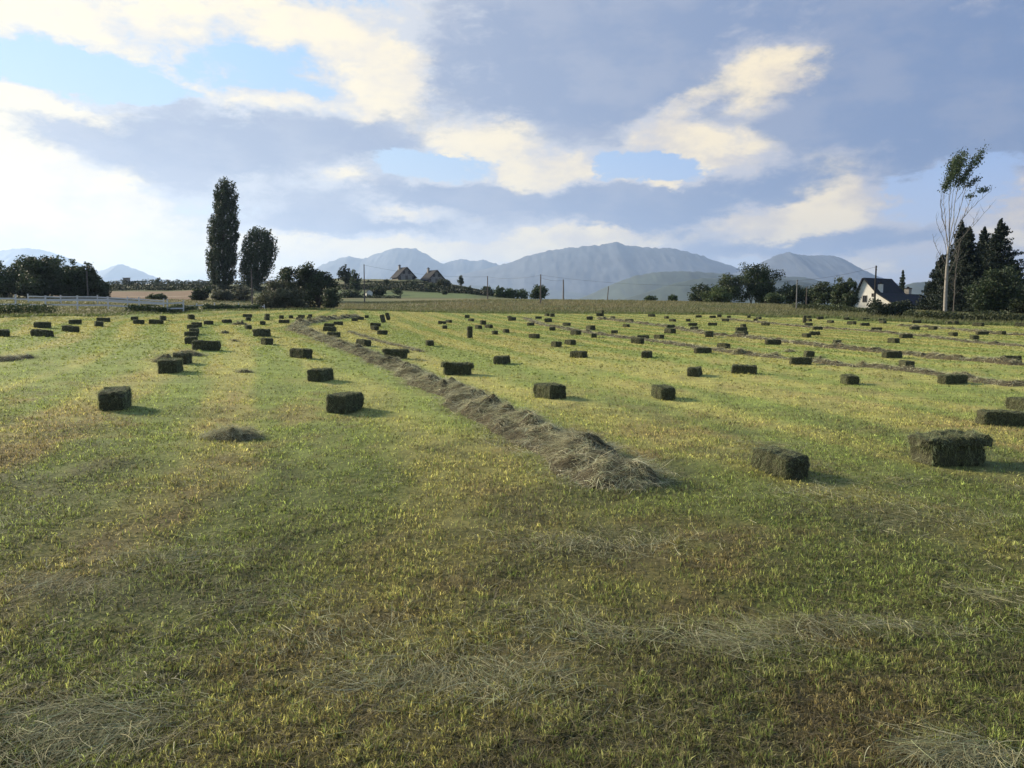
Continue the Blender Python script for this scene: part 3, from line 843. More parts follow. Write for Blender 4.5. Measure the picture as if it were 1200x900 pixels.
# ------------------------------------------------------------------ bales
BL, BW, BH = .92, .46, .37
def bale_mesh(seed, nst, kind='plain', lod=1.0):
    rng = np.random.default_rng(seed)
    mb = MB()
    def block(L_, W, H, z0, jag, cmul, seed2, nst_, ends=True):
        nu, nv, nw = 18, 10, 8
        def face(o, a, b, n1, n2):
            u, v = np.meshgrid(np.linspace(0, 1, n1), np.linspace(0, 1, n2), indexing='ij')
            p = np.array(o) + u[..., None] * np.array(a) + v[..., None] * np.array(b)
            i, j = np.meshgrid(np.arange(n1 - 1), np.arange(n2 - 1), indexing='ij')
            q = np.stack([i * n2 + j, (i + 1) * n2 + j, (i + 1) * n2 + j + 1, i * n2 + j + 1], -1).reshape(-1, 4)
            return p.reshape(-1, 3), q
        h = [L_ / 2, W / 2, H / 2]
        fs = [face((-h[0], -h[1], -h[2]), (L_, 0, 0), (0, 0, H), nu, nw), face((h[0], h[1], -h[2]), (-L_, 0, 0), (0, 0, H), nu, nw),
              face((-h[0], h[1], -h[2]), (0, -W, 0), (0, 0, H), nv, nw), face((h[0], -h[1], -h[2]), (0, W, 0), (0, 0, H), nv, nw),
              face((-h[0], -h[1], h[2]), (L_, 0, 0), (0, W, 0), nu, nv), face((-h[0], h[1], -h[2]), (L_, 0, 0), (0, -W, 0), nu, nv)]
        def deform(p):
            # round the corners, bulge, and rough up with noise that is the same on shared edges
            e = np.abs(p) / np.array(h)
            r = np.sort(e, axis=1)
            pull = 1 - .055 * np.clip(r[:, 1], 0, 1) ** 6 - .05 * np.clip(r[:, 0], 0, 1) ** 6
            p = p * pull[:, None]
            # slices of hay across the length
            sl = (vnoise(p[:, 0] * 26, p[:, 0] * 0 + seed2, seed2) - .5) * .022
            q = p / np.array(h)
            p = p + q * sl[:, None]
            for ax in range(3):
                a_, b_ = p[:, (ax + 1) % 3], p[:, (ax + 2) % 3]
                p[:, ax] += (fbm(a_ * 9 + 30 * ax + 50, b_ * 9 + p[:, ax] * 3, seed2 + ax, 3) - .5) * jag
            return p
        for p, q in fs:
            p = deform(p.copy())
            c = np.array([.060, .060, .036]) * (.55 + .9 * fbm(p[:, 0] * 14 + p[:, 1] * 9, p[:, 2] * 14 + p[:, 1] * 5, seed2 + 9, 3))[:, None] * cmul
            p[:, 2] += z0 + H / 2
            mb.add(p, [q], c, 0)
        # strands on every face, lying mostly in the face
        area = np.array([L_ * H, L_ * H, W * H, W * H, L_ * W])
        axs = [(1, -1), (1, 1), (0, -1), (0, 1), (2, 1)]
        cnt = (nst_ * area / area.sum()).astype(int)
        for (ax, sg), n in zip(axs, cnt):
            p = rng.uniform(-1, 1, (n, 3)) * np.array(h) * .98; p[:, ax] = sg * h[ax] * .975
            p = deform(p)
            D = rng.normal(size=(n, 3)); 
            if ax != 2: D[:, 2] *= .9
            if ax == 1: D[:, 0] *= .55
            D[:, ax] = np.abs(D[:, ax]) * sg * .35
            D /= np.linalg.norm(D, axis=1)[:, None]
            p[:, 2] += z0 + H / 2
            straws(mb, p, D, rng.uniform(.03, .11, n), rng.uniform(.0025, .0045, n) * lod, hay_col(n, rng, .88 * cmul) * np.array([.88, 1.02, .86]), rng.uniform(0, .4, n), rng, 3, 1)
    if kind == 'plain':
        block(BL, BW, BH, 0, .075, 1.0, seed, nst)
    elif kind == 'burst':      # upper flakes spread out over the lower part
        block(BL * .96, BW, BH * .66, 0, .06, 1.0, seed, nst // 2)
        block(BL * 1.12, BW * 1.06, BH * .36, BH * .62, .11, 1.0, seed + 50, nst // 2)
    elif kind == 'loose':
        block(BL, BW, BH, 0, .12, 1.05, seed, nst)
    return mb.mesh('hay_bale', [M_haybody, M_hay])
HI = [bale_mesh(500 + i, 7000) for i in range(4)]
HI_B = [bale_mesh(520 + i, 9000, 'burst') for i in range(2)]
MID = [bale_mesh(540 + i, 1800, lod=1.8) for i in range(5)]
MID_L = [bale_mesh(560 + i, 1600, 'loose', lod=1.8) for i in range(2)]
LO = [bale_mesh(580 + i, 420, lod=4.0) for i in range(6)]

# picture position of each bale: centre x, bottom y, width, height, kind (p plain, b burst, l loose, u upright), facing (+1: left end shows)
BALES = [
 (5,394,20,8.5,'p'),(50,385.2,14.5,7,'p'),(49.5,394.7,30.5,8.5,'l'),(82.5,388.7,20.5,7.5,'p'),(88,380,10.5,5.5,'p'),(115.7,382.8,15.5,6.5,'p'),(121,377.5,18,5,'p'),
 (157.7,375.8,8,4.5,'p'),(162.7,380.3,10.5,5,'p'),(183,380,19,5.3,'p'),(191,375.8,11.5,5,'l'),(136,480,46,23,'p'),(200.5,437.5,29,17,'p'),(214,427.5,21,13,'l'),
 (224,374.7,12,5.3,'l'),(244.4,380.5,9,4.7,'p'),(266,378.7,10.5,4.5,'p'),(291,376,9,4,'p'),(290,372.3,11,3,'p'),(313,371.6,8,3,'p'),(312.7,375.3,9,4,'p'),
 (308,381,8,4.3,'p'),(291,385.8,11.5,5,'p'),(307,395,18.7,9,'l'),(313,403.7,18.3,7.5,'p'),(329.7,373.7,8,4,'p'),(333,378.6,13.7,4,'p'),(341,373.3,7,3.3,'p'),
 (351.5,376.6,5.5,4.7,'p'),(353,372.5,7,2.5,'p'),(362.4,375,6,3.7,'p'),(363.5,371.8,6,2.5,'p'),(379,373.6,8,3,'p'),(392,373,5,2.7,'p'),(386,383.6,12.5,4,'p'),
 (386,389,16,5.7,'p'),(391,395,16.3,6.2,'p'),(396.5,381,10.5,4.2,'p'),(230.5,383.8,9,5.5,'p'),(225.7,385.6,10,4,'p'),(227.7,392.5,12,7,'p'),(224.4,394.8,13,5,'p'),
 (224.4,403.8,14.5,8.8,'p'),(242,411.3,33,11,'p'),(353,421,30,11,'p'),(375.7,447.5,24.7,14.5,'p'),(405,483,38,21,'p'),
 (415.5,376.8,6,3.5,'p'),(422,375,9,3.7,'p'),(429.7,373,5,3,'p'),(450.5,378.7,7,9,'u'),(456.5,375.5,6.5,8,'u'),(440,382.6,14,4.2,'p'),(439,387,11.7,4.8,'p'),
 (448,392.5,11.5,5.3,'p'),(425.6,406.2,21,8,'p'),(463.6,420,30,12.5,'b'),(503.5,406.2,11.5,6.5,'p'),(535.8,440,38,16,'b'),(518,379.7,10,3.5,'p'),(526,378.4,8.5,3,'p'),
 (521,385.8,7,4.2,'p'),(547.5,372.8,5.5,3.5,'p'),(552,376.8,8,3.2,'p'),(551,396.7,9.5,13.7,'u'),(560.8,385.8,9,4.2,'p'),(566,380.7,8.3,4.8,'p'),(572.7,384.7,10.3,4.2,'p'),
 (580,392,7.7,4.7,'p'),(593,390.3,8,4.5,'p'),(588,427,21.3,10,'p'),(600,376,10,4.2,'p'),(597,373.3,6,3,'p'),
 (631,373.8,7.5,3,'p'),(641,370.5,6,3,'p'),(647,371.5,4.5,4,'p'),(642.5,377.8,10,5.5,'p'),(621.7,381.7,9.3,3.5,'p'),(647.3,387.8,8,4,'p'),(664,382.2,9.7,4,'l'),
 (674.7,392.8,12.8,5.5,'p'),(691,375,9,4,'p'),(702,370.8,8,4,'p'),(706,370.8,4,6,'u'),(718,373.7,5.5,2.7,'p'),(692,387,10.5,5.5,'p'),(696,395.8,7.7,4.5,'p'),(720,391.7,9.7,4.5,'p'),
 (626,397,14,5.3,'p'),(652,407.8,12.2,6.2,'p'),(668,404.7,13.8,6,'p'),(678,419,21.8,8.3,'p'),(758,419.5,16,7.8,'p'),(644,468.7,39.7,18,'p'),(777,468.8,24.5,15,'p'),
 (737.3,378,9.7,4,'p'),(733.8,383.8,8.3,3.8,'p'),(763.5,371.3,8.7,3.2,'p'),(781,373.7,4.8,3,'p'),(788,377.2,7.8,3.3,'p'),(786,384.5,9.8,3.7,'p'),(785,391,12.3,5.8,'p'),
 (747,403.3,16.2,6.3,'p'),(753.5,397.8,15,3.8,'l'),(772.3,397.5,11.3,4.5,'p'),(818.7,372.2,7.5,2.7,'p'),(806.5,377,7,2.5,'p'),(811.4,382,11.2,3.7,'p'),(813.3,388.3,12.7,5.8,'p'),
 (831,395.3,13,6.7,'p'),(835,381.7,11,3.3,'p'),(835,372.7,8,2.5,'p'),(843,371.8,7,3.2,'p'),(854,373,6.3,2.6,'p'),(850,377,9,3.3,'p'),(868.7,388.3,13.3,4.7,'p'),
 (868.7,394.7,14.8,6.3,'p'),(871,383.7,5,2.4,'p'),(877.5,372.7,5.7,3,'p'),(885.4,376.7,6.8,3,'p'),(889,374.3,5.5,3,'p'),(897,381.7,9.5,3.5,'p'),(905.7,404.5,18.7,6.2,'p'),
 (823.6,414.5,22,7,'p'),(848,408.3,13.7,5.8,'l'),(814,441.7,22.8,10.8,'p'),(871.6,439,31,10.3,'p'),(942,378.8,5.8,7.2,'u'),(948,377,5,3.3,'p'),(947.4,382,9.2,3.2,'p'),
 (961,374.3,8.3,3,'p'),(948,373,6.7,2.8,'p'),(973,378.8,7,3,'p'),(992,375.3,8,2.6,'p'),(998,380.5,9.7,4,'p'),(958,386.7,12,3.2,'p'),(954.6,393,12.5,4.3,'p'),
 (944.8,395.8,8,4.2,'p'),(981,405,9.8,4.5,'p'),(938,427,27.8,8.5,'p'),(947.7,418.8,9.7,5.5,'p'),(995.5,451.7,18.3,9.7,'p'),(1013.4,382,10.8,3.3,'p'),(1027,388.3,12.2,4,'p'),
 (1014.3,375.8,9.7,2.8,'p'),(1033.6,376.8,9.5,2.8,'p'),(1034.6,379.3,5.8,2.8,'p'),(1071.5,386.7,12,4,'p'),(1074,378.8,10,3.3,'p'),(1093,386.3,6.7,3.3,'p'),(1061.4,396.7,16.2,4.5,'p'),
 (1046.8,402.5,9.7,5.3,'p'),(1111,380.6,5.5,3,'p'),(1117.7,380.8,7,4.5,'p'),(1116.7,394.5,7.3,4,'p'),(1146,382.7,10.5,4.5,'p'),(1151,393,14.5,4.2,'p'),(1173,392.5,6.2,3.3,'p'),
 (1196,383.2,12,4.7,'p'),(1141.4,398.3,9.5,3.8,'p'),(1045,420,23.7,7.2,'p'),(1062,432,13.8,7.7,'p'),(1184.7,424.7,22.8,7.2,'l'),(1116,450,35.8,10.8,'p'),(1174,499,62,17,'p'),
 (1199,482,18,11,'p'),(913.5,563,56,31,'p'),(1110,545.5,84,37,'b'),
]
# things on the far side of the field that a bale can be found under
MARKS = [(0, 60, 'the dark wood on the left'), (60, 125, 'the right end of the wood'), (125, 175, 'the cone mountain'), (175, 240, 'the ploughed field'), (240, 285, 'the tall poplar'),
         (285, 325, 'the shorter poplar'), (325, 360, 'the round roadside bush'), (360, 402, 'the trees beside the round bush'), (402, 445, 'the small oak by the houses'), (445, 492, 'the left stone house'),
         (492, 535, 'the right stone house'), (535, 575, 'the terraced hillside end'), (575, 612, 'the row of small green trees'), (612, 655, 'the lone round tree'), (655, 690, 'the left bare mountain flank'), (690, 735, 'the massif summit'),
         (735, 765, 'the massif right shoulder'), (765, 800, 'the small rounded bush'), (800, 840, 'the left of the tree group'), (840, 880, 'the tallest group tree'),
         (880, 920, 'the right of the tallest tree'), (920, 960, 'the power pole among the trees'), (960, 1003, 'the trees left of the farmhouse'), (1003, 1040, 'the white farmhouse gable'), (1040, 1080, 'the farmhouse lean-to roof'),
         (1080, 1125, 'the bare trunked poplar'), (1125, 1160, 'the left dark conifers'), (1160, 1215, 'the tallest dark conifer')]
SPECIAL = {
 (913.5, 563): 'big dark hay bale end on at the right foreground, loose hay behind it',
 (1110, 545.5): 'biggest burst hay bale with its top layer spilling sideways, right foreground',
 (1174, 499): 'long hay bale cut off by the right edge of the photo behind the burst one',
 (1199, 482): 'hay bale only just showing at the right edge, behind the long cut off one',
 (136, 480): 'large dark hay bale alone in the left foreground grass',
 (200.5, 437.5): 'front dark bale of the cluster on the left with loose hay behind it',
 (214, 427.5): 'second bale of the left cluster, tucked into the loose hay heap',
 (242, 411.3): 'long dark bale lying broadside just behind the left cluster',
 (405, 483): 'shaggy blocky bale left of the main windrow, nearest of its line',
 (375.7, 447.5): 'blocky bale second in the line left of the main windrow',
 (353, 421): 'broadside bale third in the line left of the main windrow',
 (535.8, 440): 'wide bale with overhanging ragged top just right of the main windrow',
 (463.6, 420): 'bale with overhanging flat top touching a strip of hay, right of the windrow',
 (551, 396.7): 'tall narrow bale standing on end in mid field',
 (450.5, 378.7): 'tilted bale standing on end, front one of the far upright pair',
 (456.5, 375.5): 'tilted bale standing on end, rear one of the far upright pair',
 (942, 378.8): 'small bale standing on end in the far right field',
 (706, 370.8): 'bale on end beside another at the far field edge under the massif summit',
 (644, 468.7): 'pale sided hay bale with lit left end in the centre of the field',
 (777, 468.8): 'short dark bale alone right of the pale sided centre bale',
 (588, 427): 'bale with a lit left end between the ragged top bale and the centre one',
 (814, 441.7): 'angular bale with a pale right end, left of a rounded long bale',
 (871.6, 439): 'long bale with rounded right end in the right middle field',
 (995.5, 451.7): 'small bale alone in front of the conical heap on the right',
 (1116, 450): 'long low hay bale near the right edge in front of a windrow',
 (938, 427): 'long bale pushed against the windrow between two hay heaps',
 (1062, 432): 'squarish bale just right of the conical heap',
 (1184.7, 424.7): 'ragged bale on the thick windrow near the right edge',
 (1045, 420): 'long low bale lying in front of the thick right windrow',
 (823.6, 414.5): 'flat long bale at the left start of the front right windrow',
 (678, 419): 'long bale with a split middle in the centre right field',
 (758, 419.5): 'small slanting bale alone right of centre below the pale windrow',
 (49.5, 394.7): 'longest ragged bale at the left, in front of a smaller one',
 (5, 394): 'bale cut by the left edge of the photo',
}
ORD = ['front', 'second', 'third', 'fourth', 'fifth', 'sixth', 'seventh', 'eighth', 'ninth', 'tenth', 'eleventh', 'twelfth', 'thirteenth']
def bale_labels():
    lab = {}
    for a, b, nm in MARKS:
        rest = sorted([t for t in BALES if a <= t[0] < b and (t[0], t[1]) not in SPECIAL], key=lambda t: (-t[1], t[0]))
        for i, t in enumerate(rest):
            if len(rest) == 1: s = 'bale, the only one directly below ' + nm
            elif i == len(rest) - 1: s = 'bale, farthest one directly below ' + nm
            elif i == 0: s = 'bale, front one directly below ' + nm
            else: s = 'bale, %s from the front below %s' % (ORD[i], nm)
            kind = 'long ' if t[2] / t[3] > 2.9 else ('squarish ' if t[2] / t[3] < 1.75 else '')
            lab[(t[0], t[1])] = kind + 'dark hay ' + s
    lab.update(SPECIAL)
    return lab
LAB = bale_labels()
for n_, t in enumerate(BALES):
    X, Yb, wp, hp, kd = t
    rr = random.Random(n_ * 13 + 5)
    x, y, z = px_ground(X, Yb)
    s = hp * y / F / BH
    if kd == 'u': s = hp * y / F / BL
    if kd == 'b': s = hp * y / F / (BH * 1.02)
    s = min(max(s, .84), 1.22) * (.92 if y < 15 and kd == 'p' else 1.0)
    Wm = wp * y / F / s
    # depth axis centre lies behind the visible bottom edge
    best, bth = 9e9, 0
    for k_ in range(0, 91):
        th = R(k_); wv = BL * abs(math.cos(th)) + BW * abs(math.sin(th))
        if abs(wv - Wm) < best: best, bth = abs(wv - Wm), th
    if Wm < .55: bth = R(90 + rr.uniform(-14, 14))
    elif Wm > 1.02: bth = R(rr.uniform(-14, 20))
    if kd == 'b': bth = R(5)
    sign = 1 if rr.random() < .35 else -1          # mostly the lit left end turned to us
    th = bth * sign + math.atan2(-x, y) * .0
    half = abs(math.sin(th)) * BL * .5 + abs(math.cos(th)) * BW * .5
    yc = y + half * s * .85
    xc = x * yc / y
    zc = float(terrain(np.array([xc]), np.array([yc]))[0])
    if kd == 'b': me = HI_B[n_ % 2]
    elif y < 27: me = HI[n_ % 4]
    elif kd == 'l': me = MID_L[n_ % 2]
    elif y < 60: me = MID[n_ % 5]
    else: me = LO[n_ % 6]
    o = bpy.data.objects.new('hay_bale', me)
    gx = float(terrain(np.array([xc + .4]), np.array([yc]), False)[0] - terrain(np.array([xc - .4]), np.array([yc]), False)[0]) / .8
    if kd == 'u':
        # stood on its end: the length axis points up, a little out of plumb
        tilt = R(rr.uniform(-7, 7)) + (R(-12) if X < 460 and X > 445 else 0)
        Mx = Matrix.Rotation(R(rr.uniform(-25, 25)), 4, 'Z') @ Matrix.Rotation(tilt, 4, 'Y') @ Matrix.Rotation(R(90), 4, 'Y') @ Matrix.Translation((-BL / 2, 0, -BH / 2))
        o.matrix_world = Matrix.Translation((xc, y + .2, zc - .03)) @ Mx @ Matrix.Scale(s, 4)
    else:
        o.rotation_euler = (R(rr.uniform(-2, 2)), -math.atan(gx) * math.cos(th) + R(rr.uniform(-2, 2)), th)
        o.location = (xc, yc, zc - .015)
        if kd == 'b': o.scale = (wp * y / F / (BL * 1.13), s, s)
        else: o.scale = (s * (1.0 if Wm < 1.02 else min(Wm / .98, 1.15)), s, s)
    COL.objects.link(o)
    tag(o, LAB[(X, Yb)], 'hay bale', 'small rectangular hay bales left across the mown field')

# ------------------------------------------------------------------ trees and bushes
def crown_points(n, lobes, rng, fill=.35, clusters=60, spread=.16):
    """leaf positions: clumps scattered through ellipsoid lobes, thinner towards the middle, ragged at the rim"""
    vol = np.array([l[3] * l[4] * l[5] for l in lobes]) ** .7; pr = vol / vol.sum()
    li = rng.choice(len(lobes), clusters, p=pr)
    L_ = np.array(lobes)[li]
    u = rng.normal(size=(clusters, 3)); u /= np.linalg.norm(u, axis=1)[:, None]
    rad = rng.uniform(fill, 1.0, (clusters, 1)) ** .6
    C = L_[:, :3] + u * L_[:, 3:6] * rad
    sz = rng.uniform(.6, 1.5, clusters)
    ci = rng.choice(clusters, n, p=sz / sz.sum())
    P = C[ci] + np.clip(rng.normal(size=(n, 3)), -2.0, 2.0) * spread * (sz[ci][:, None]) * np.array([1, 1, .8])
    return P, ci

def tree(name, label, cat, X, depth, wpx, ytop, seed, col=(.035, .050, .020), n=7000, leaf=.16, lobes=None, kind='round', trunk=.25, group=None, ybase=None, clusters=None, barkc=(.06, .05, .04), trunk_vis=.2):
    rng = np.random.default_rng(seed)
    x, y, z = at_depth(X, depth)
    H = z_at(ytop, depth) - z; W = wpx * depth / F
    root = empty(name, (x, y, z)); tag(root, label, cat, group)
    tb = MB()
    if kind == 'round':
        if lobes is None:
            lobes = []
            m = 9
            for i in range(m):
                a = rng.uniform(0, 2 * np.pi); rr_ = rng.uniform(.1, .33) * W
                zz = rng.uniform(.30, .72) * H
                sx = rng.uniform(.20, .32) * W
                lobes.append((math.cos(a) * rr_, math.sin(a) * rr_, zz, sx, sx, min(rng.uniform(.16, .24) * H, H * .92 - zz)))
            lobes.append((0, 0, H * .5, W * .33, W * .33, H * .36))
            lobes.append((rng.uniform(-.1, .1) * W, 0, H * .76, W * .2, W * .2, H * .2))
        tube(tb, [(0, 0, -.2), (0.02 * W, 0, H * .25), (0, .02 * W, H * .5), (.03 * W, 0, H * .78)], [trunk, trunk * .8, trunk * .5, trunk * .12], 8, barkc)
        for i in range(7):
            a = rng.uniform(0, 2 * np.pi); h0 = rng.uniform(.15, .5) * H
            e = np.array([math.cos(a) * W * .36, math.sin(a) * W * .36, h0 + H * rng.uniform(.15, .3)])
            tube(tb, [(0, 0, h0), tuple(e * .5 + np.array([0, 0, h0 * .4])), tuple(e)], [trunk * .4, trunk * .25, trunk * .06], 5, barkc)
    elif kind == 'bush':
        if lobes is None:
            lobes = []
            for i in range(8):
                a = rng.uniform(0, 2 * np.pi); rr_ = rng.uniform(.1, .32) * W
                lobes.append((math.cos(a) * rr_, math.sin(a) * rr_, rng.uniform(.25, .55) * H, W * rng.uniform(.18, .28), W * .24, H * rng.uniform(.28, .4)))
            lobes.append((0, 0, H * .42, W * .38, W * .38, H * .42))
        for i in range(6):
            a = rng.uniform(0, 2 * np.pi)
            tube(tb, [(0, 0, -.1), (math.cos(a) * W * .1, math.sin(a) * W * .1, H * .3), (math.cos(a) * W * .25, math.sin(a) * W * .25, H * .65)], [trunk * .4, trunk * .3, trunk * .06], 5, barkc)
    elif kind == 'poplar':
        tube(tb, [(0, 0, -.2), (0, 0, H * .3), (0, 0, H * .65), (0, 0, H * .93)], [trunk, trunk * .7, trunk * .4, trunk * .08], 8, barkc)
        for i in range(16):
            a = rng.uniform(0, 2 * np.pi); h0 = rng.uniform(.06, .6) * H
            e = (math.cos(a) * W * .16, math.sin(a) * W * .16, min(h0 + H * .24, H * .9))
            tube(tb, [(0, 0, h0), (e[0] * .7, e[1] * .7, h0 + H * .08), e], [trunk * .3, trunk * .2, trunk * .05], 5, barkc)
    cb = MB()
    if clusters is None: clusters = 90
    P, ci = crown_points(n, lobes, rng, .35 if kind != 'poplar' else .0, clusters, max(W, H * .4) * (.052 if kind != 'poplar' else .024))
    P[:, 2] = np.maximum(P[:, 2], .05 * H if kind == 'bush' else P[:, 2])
    tone = rng.uniform(.65, 1.45, clusters)[ci] * rng.uniform(.75, 1.25, n)
    c = np.array(col)[None] * tone[:, None]
    leaves(cb, P, leaf, c, .3 if kind == 'poplar' else 0, .6, rng)
    cb.build('crown', M_leaf, root)
    tb.build('trunk', M_bark, root)
    return root

DK = (.042, .058, .024)
# the wood on the left
for i, (X, d, w, yt, sd_) in enumerate([(-60, 118, 52, 302, 1), (-22, 122, 46, 305, 2), (8, 114, 50, 303, 3), (32, 120, 44, 298, 4), (56, 112, 46, 295, 5), (78, 120, 42, 290, 6), (99, 114, 36, 304, 7), (117, 122, 24, 325, 8)]):
    labs = ['dark tree of the left wood, just outside the frame', 'dark tree at the very left edge of the wood', 'broad dark tree at the left frame edge behind the white fence',
            'dark tree second from the left in the wood behind the fence', 'broad round dark tree in the middle of the left wood', 'tallest dark tree of the left wood with wispy top', 'dark tree at the right end of the left wood behind a pole',
            'low bushy tree trailing off the right end of the left wood']
    if i == 0: continue
    tree('broadleaf_tree', labs[i], 'tree', X, d, w * 1.2, yt, sd_ + 40, DK, 11000, .17, trunk=.3, kind='bush', group='trees of the dark wood on the left', ybase=350)
tree('bush', 'low round bush standing alone in the ploughed field', 'bush', 185, 128, 22, 345, 60, (.05, .065, .025), 2500, .14, kind='bush', trunk=.1)
tree('bush', 'dark green bush left of the tall poplar foot', 'bush', 235, 132, 24, 335, 61, (.04, .055, .022), 3000, .15, kind='bush', trunk=.1)
tree('bush', 'grey olive shrub in front of the tall poplar', 'bush', 262, 136, 30, 338, 62, (.075, .08, .05), 3000, .15, kind='bush', trunk=.1)
tree('bush', 'spindly grey shrub between the two poplars', 'bush', 285, 138, 26, 334, 63, (.075, .08, .05), 2200, .15, kind='bush', trunk=.1)

def poplar(X, d, seed, label, prof, n, notch=None):
    """column crown: prof rows are (picture y, left x, right x); leaf tufts sweep upwards"""
    rng = np.random.default_rng(seed)
    x, y, z = at_depth(X, d); s_ = d / F
    prof = np.array(prof, float); ytop = prof[0, 0]; H = z_at(ytop, d) - z
    root = empty('poplar_tree', (x, y, z)); tag(root, label, 'poplar')
    tb = MB(); tube(tb, [(0, 0, -.2), (0, 0, H * .3), (.2, 0, H * .6), (.3, 0, H * .88)], [.45, .33, .2, .05], 8, (.06, .05, .04))
    for i in range(14):
        a = rng.uniform(0, 2 * np.pi); h0 = rng.uniform(.05, .55) * H
        tube(tb, [(0, 0, h0), (math.cos(a) * 1.0, math.sin(a) * 1.0, h0 + H * .08), (math.cos(a) * 1.3, math.sin(a) * 1.3, h0 + H * .2)], [.12, .08, .02], 5, (.06, .05, .04))
    m = 1150                                       # tufts
    w = np.interp(np.linspace(0, 1, 200), np.linspace(0, 1, 200), np.interp(np.linspace(prof[0, 0], prof[-1, 0], 200), prof[:, 0], prof[:, 2] - prof[:, 1]))
    cdf = np.cumsum(w); cdf /= cdf[-1]
    py = np.interp(rng.uniform(0, 1, m), cdf, np.linspace(prof[0, 0] + 3.2, prof[-1, 0], 200))
    l = np.interp(py, prof[:, 0], prof[:, 1]); r = np.interp(py, prof[:, 0], prof[:, 2])
    a = rng.uniform(0, 2 * np.pi, m); rad = rng.uniform(0, 1, m) ** .42 * rng.uniform(.80, 1.13, m)
    cx = (l + r) / 2; hw = (r - l) / 2
    px_ = cx + np.cos(a) * rad * (hw - .8); pd = np.sin(a) * rad * hw * s_
    if notch is not None:
        k_ = ~((py < notch[2]) & (np.abs(px_ - notch[0]) < notch[1] * (notch[2] - py) / (notch[2] - prof[0, 0])))
        px_, py, pd = px_[k_], py[k_], pd[k_]; m = len(py)
    T_ = np.stack([(px_ - X) * s_, pd, z_at(py, d) - z], 1)
    ci = rng.integers(0, m, n); up = np.clip(rng.normal(0, 1, n), -1.6, 1.6)
    out = T_[ci, :2] / (np.linalg.norm(T_[ci, :2], axis=1)[:, None] + .3)
    P = T_[ci] + np.stack([rng.normal(0, .17, n) + out[:, 0] * up * .07 + .10 * up, rng.normal(0, .17, n) + out[:, 1] * up * .07, up * .46], 1)
    tone = rng.uniform(.65, 1.4, m)[ci] * rng.uniform(.75, 1.25, n)
    cb = MB(); leaves(cb, P, .17, np.array([.042, .060, .026])[None] * tone[:, None], .3, .6, rng)
    cb.build('crown', M_leaf, root); tb.build('trunk', M_bark, root)
poplar(264, 180, 71, 'tall slim poplar with a split top, taller of the pair on the left', [
    (211.5, 265, 268), (217, 261, 277), (224, 258, 280.5), (232, 255, 282), (250, 253.5, 282), (258, 253, 282), (262, 249.5, 282.5), (275, 249, 283), (290, 248, 281), (302, 244.5, 280), (312, 244, 279), (325, 246, 276), (333, 249, 272), (338, 254, 268)], 46000, (273, 3.4, 229))
poplar(303, 182, 72, 'shorter rounder poplar standing right of the tall one', [
    (267.5, 301, 306), (270, 297, 314), (274, 294, 322), (282, 289, 323.5), (288, 287.5, 326), (292, 287, 328), (298, 285, 325), (308, 283, 324), (318, 282, 320), (326, 284, 314), (333, 288, 308), (337, 292, 303)], 24000, (315, 2.4, 276))

tree('bush', 'big rounded grey green bush at the field edge in the left middle', 'bush', 327, 106, 58, 323, 81, (.062, .068, .036), 12000, .12, kind='bush', trunk=.15)
tree('broadleaf_tree', 'dark tree behind the big round bush', 'tree', 342, 124, 52, 307, 82, DK, 9000, .16, trunk=.25, kind='bush')
tree('broadleaf_tree', 'dark leafy tree right of the big round bush, highest of its group', 'tree', 374, 122, 54, 300, 83, (.034, .048, .02), 11000, .16, trunk=.28, kind='bush')
tree('bush', 'low dark bush at the right foot of the dark leafy tree', 'bush', 388, 112, 28, 330, 84, DK, 4000, .14, kind='bush', trunk=.12)
tree('broadleaf_tree', 'small round oak on the slope left of the stone houses', 'tree', 405, 262, 18, 309, 85, (.03, .042, .02), 2500, .26, trunk=.3)
tree('broadleaf_tree', 'brighter green oak beside the pole left of the stone houses', 'tree', 418, 240, 17, 311, 86, (.045, .065, .025), 2500, .24, trunk=.25, kind='bush')
tree('bush', 'dark clump of bramble below the left oaks', 'bush', 412, 205, 30, 340, 87, DK, 2500, .2, kind='bush', trunk=.1)
tree('bush', 'round green bush on the green strip beside a small white shed', 'bush', 444, 215, 24, 332, 88, (.035, .05, .02), 3000, .2, kind='bush', trunk=.12)
tree('bush', 'thin pale bush on the green strip below the left stone house', 'bush', 466, 222, 13, 337, 89, (.06, .08, .03), 900, .16, kind='bush', trunk=.08)
tree('bush', 'round bush just below the right stone house', 'bush', 519, 275, 18, 325.5, 90, (.05, .06, .03), 2000, .24, kind='bush', trunk=.1)
tree('broadleaf_tree', 'small dark tree on the terraces right of the stone houses', 'tree', 540, 300, 9, 321.5, 91, DK, 900, .22, trunk=.15, kind='bush')
tree('bush', 'small bush at the lower edge of the green strip', 'bush', 521, 232, 8, 340.5, 92, DK, 500, .2, kind='bush', trunk=.08)
tree('broadleaf_tree', 'small bush beside the pole at the end of the terraces', 'bush', 570, 260, 14, 332, 93, DK, 1000, .22, kind='bush', trunk=.12)
GT = (.055, .085, .028)
for i, (X, w, yt, l) in enumerate([(586, 15, 332.5, 'leftmost small green tree in the short row at the end of the terraces'), (597, 14, 336, 'middle small green tree in the short row'), (611, 18, 337, 'right light green tree in the short row, low and wide')]):
    tree('broadleaf_tree', l, 'tree', X, 228, w, yt, 100 + i, GT, 1600, .2, trunk=.15, kind='bush', group='row of small green trees')
tree('broadleaf_tree', 'lone round green tree behind the bank beside a power pole', 'tree', 632, 190, 22, 330, 104, (.045, .07, .024), 3500, .17, kind='bush', trunk=.18)
tree('bush', 'flat green bush top peeping over the bank right of centre', 'bush', 763, 190, 18, 345.5, 105, (.045, .07, .024), 1400, .17, kind='bush', trunk=.1)
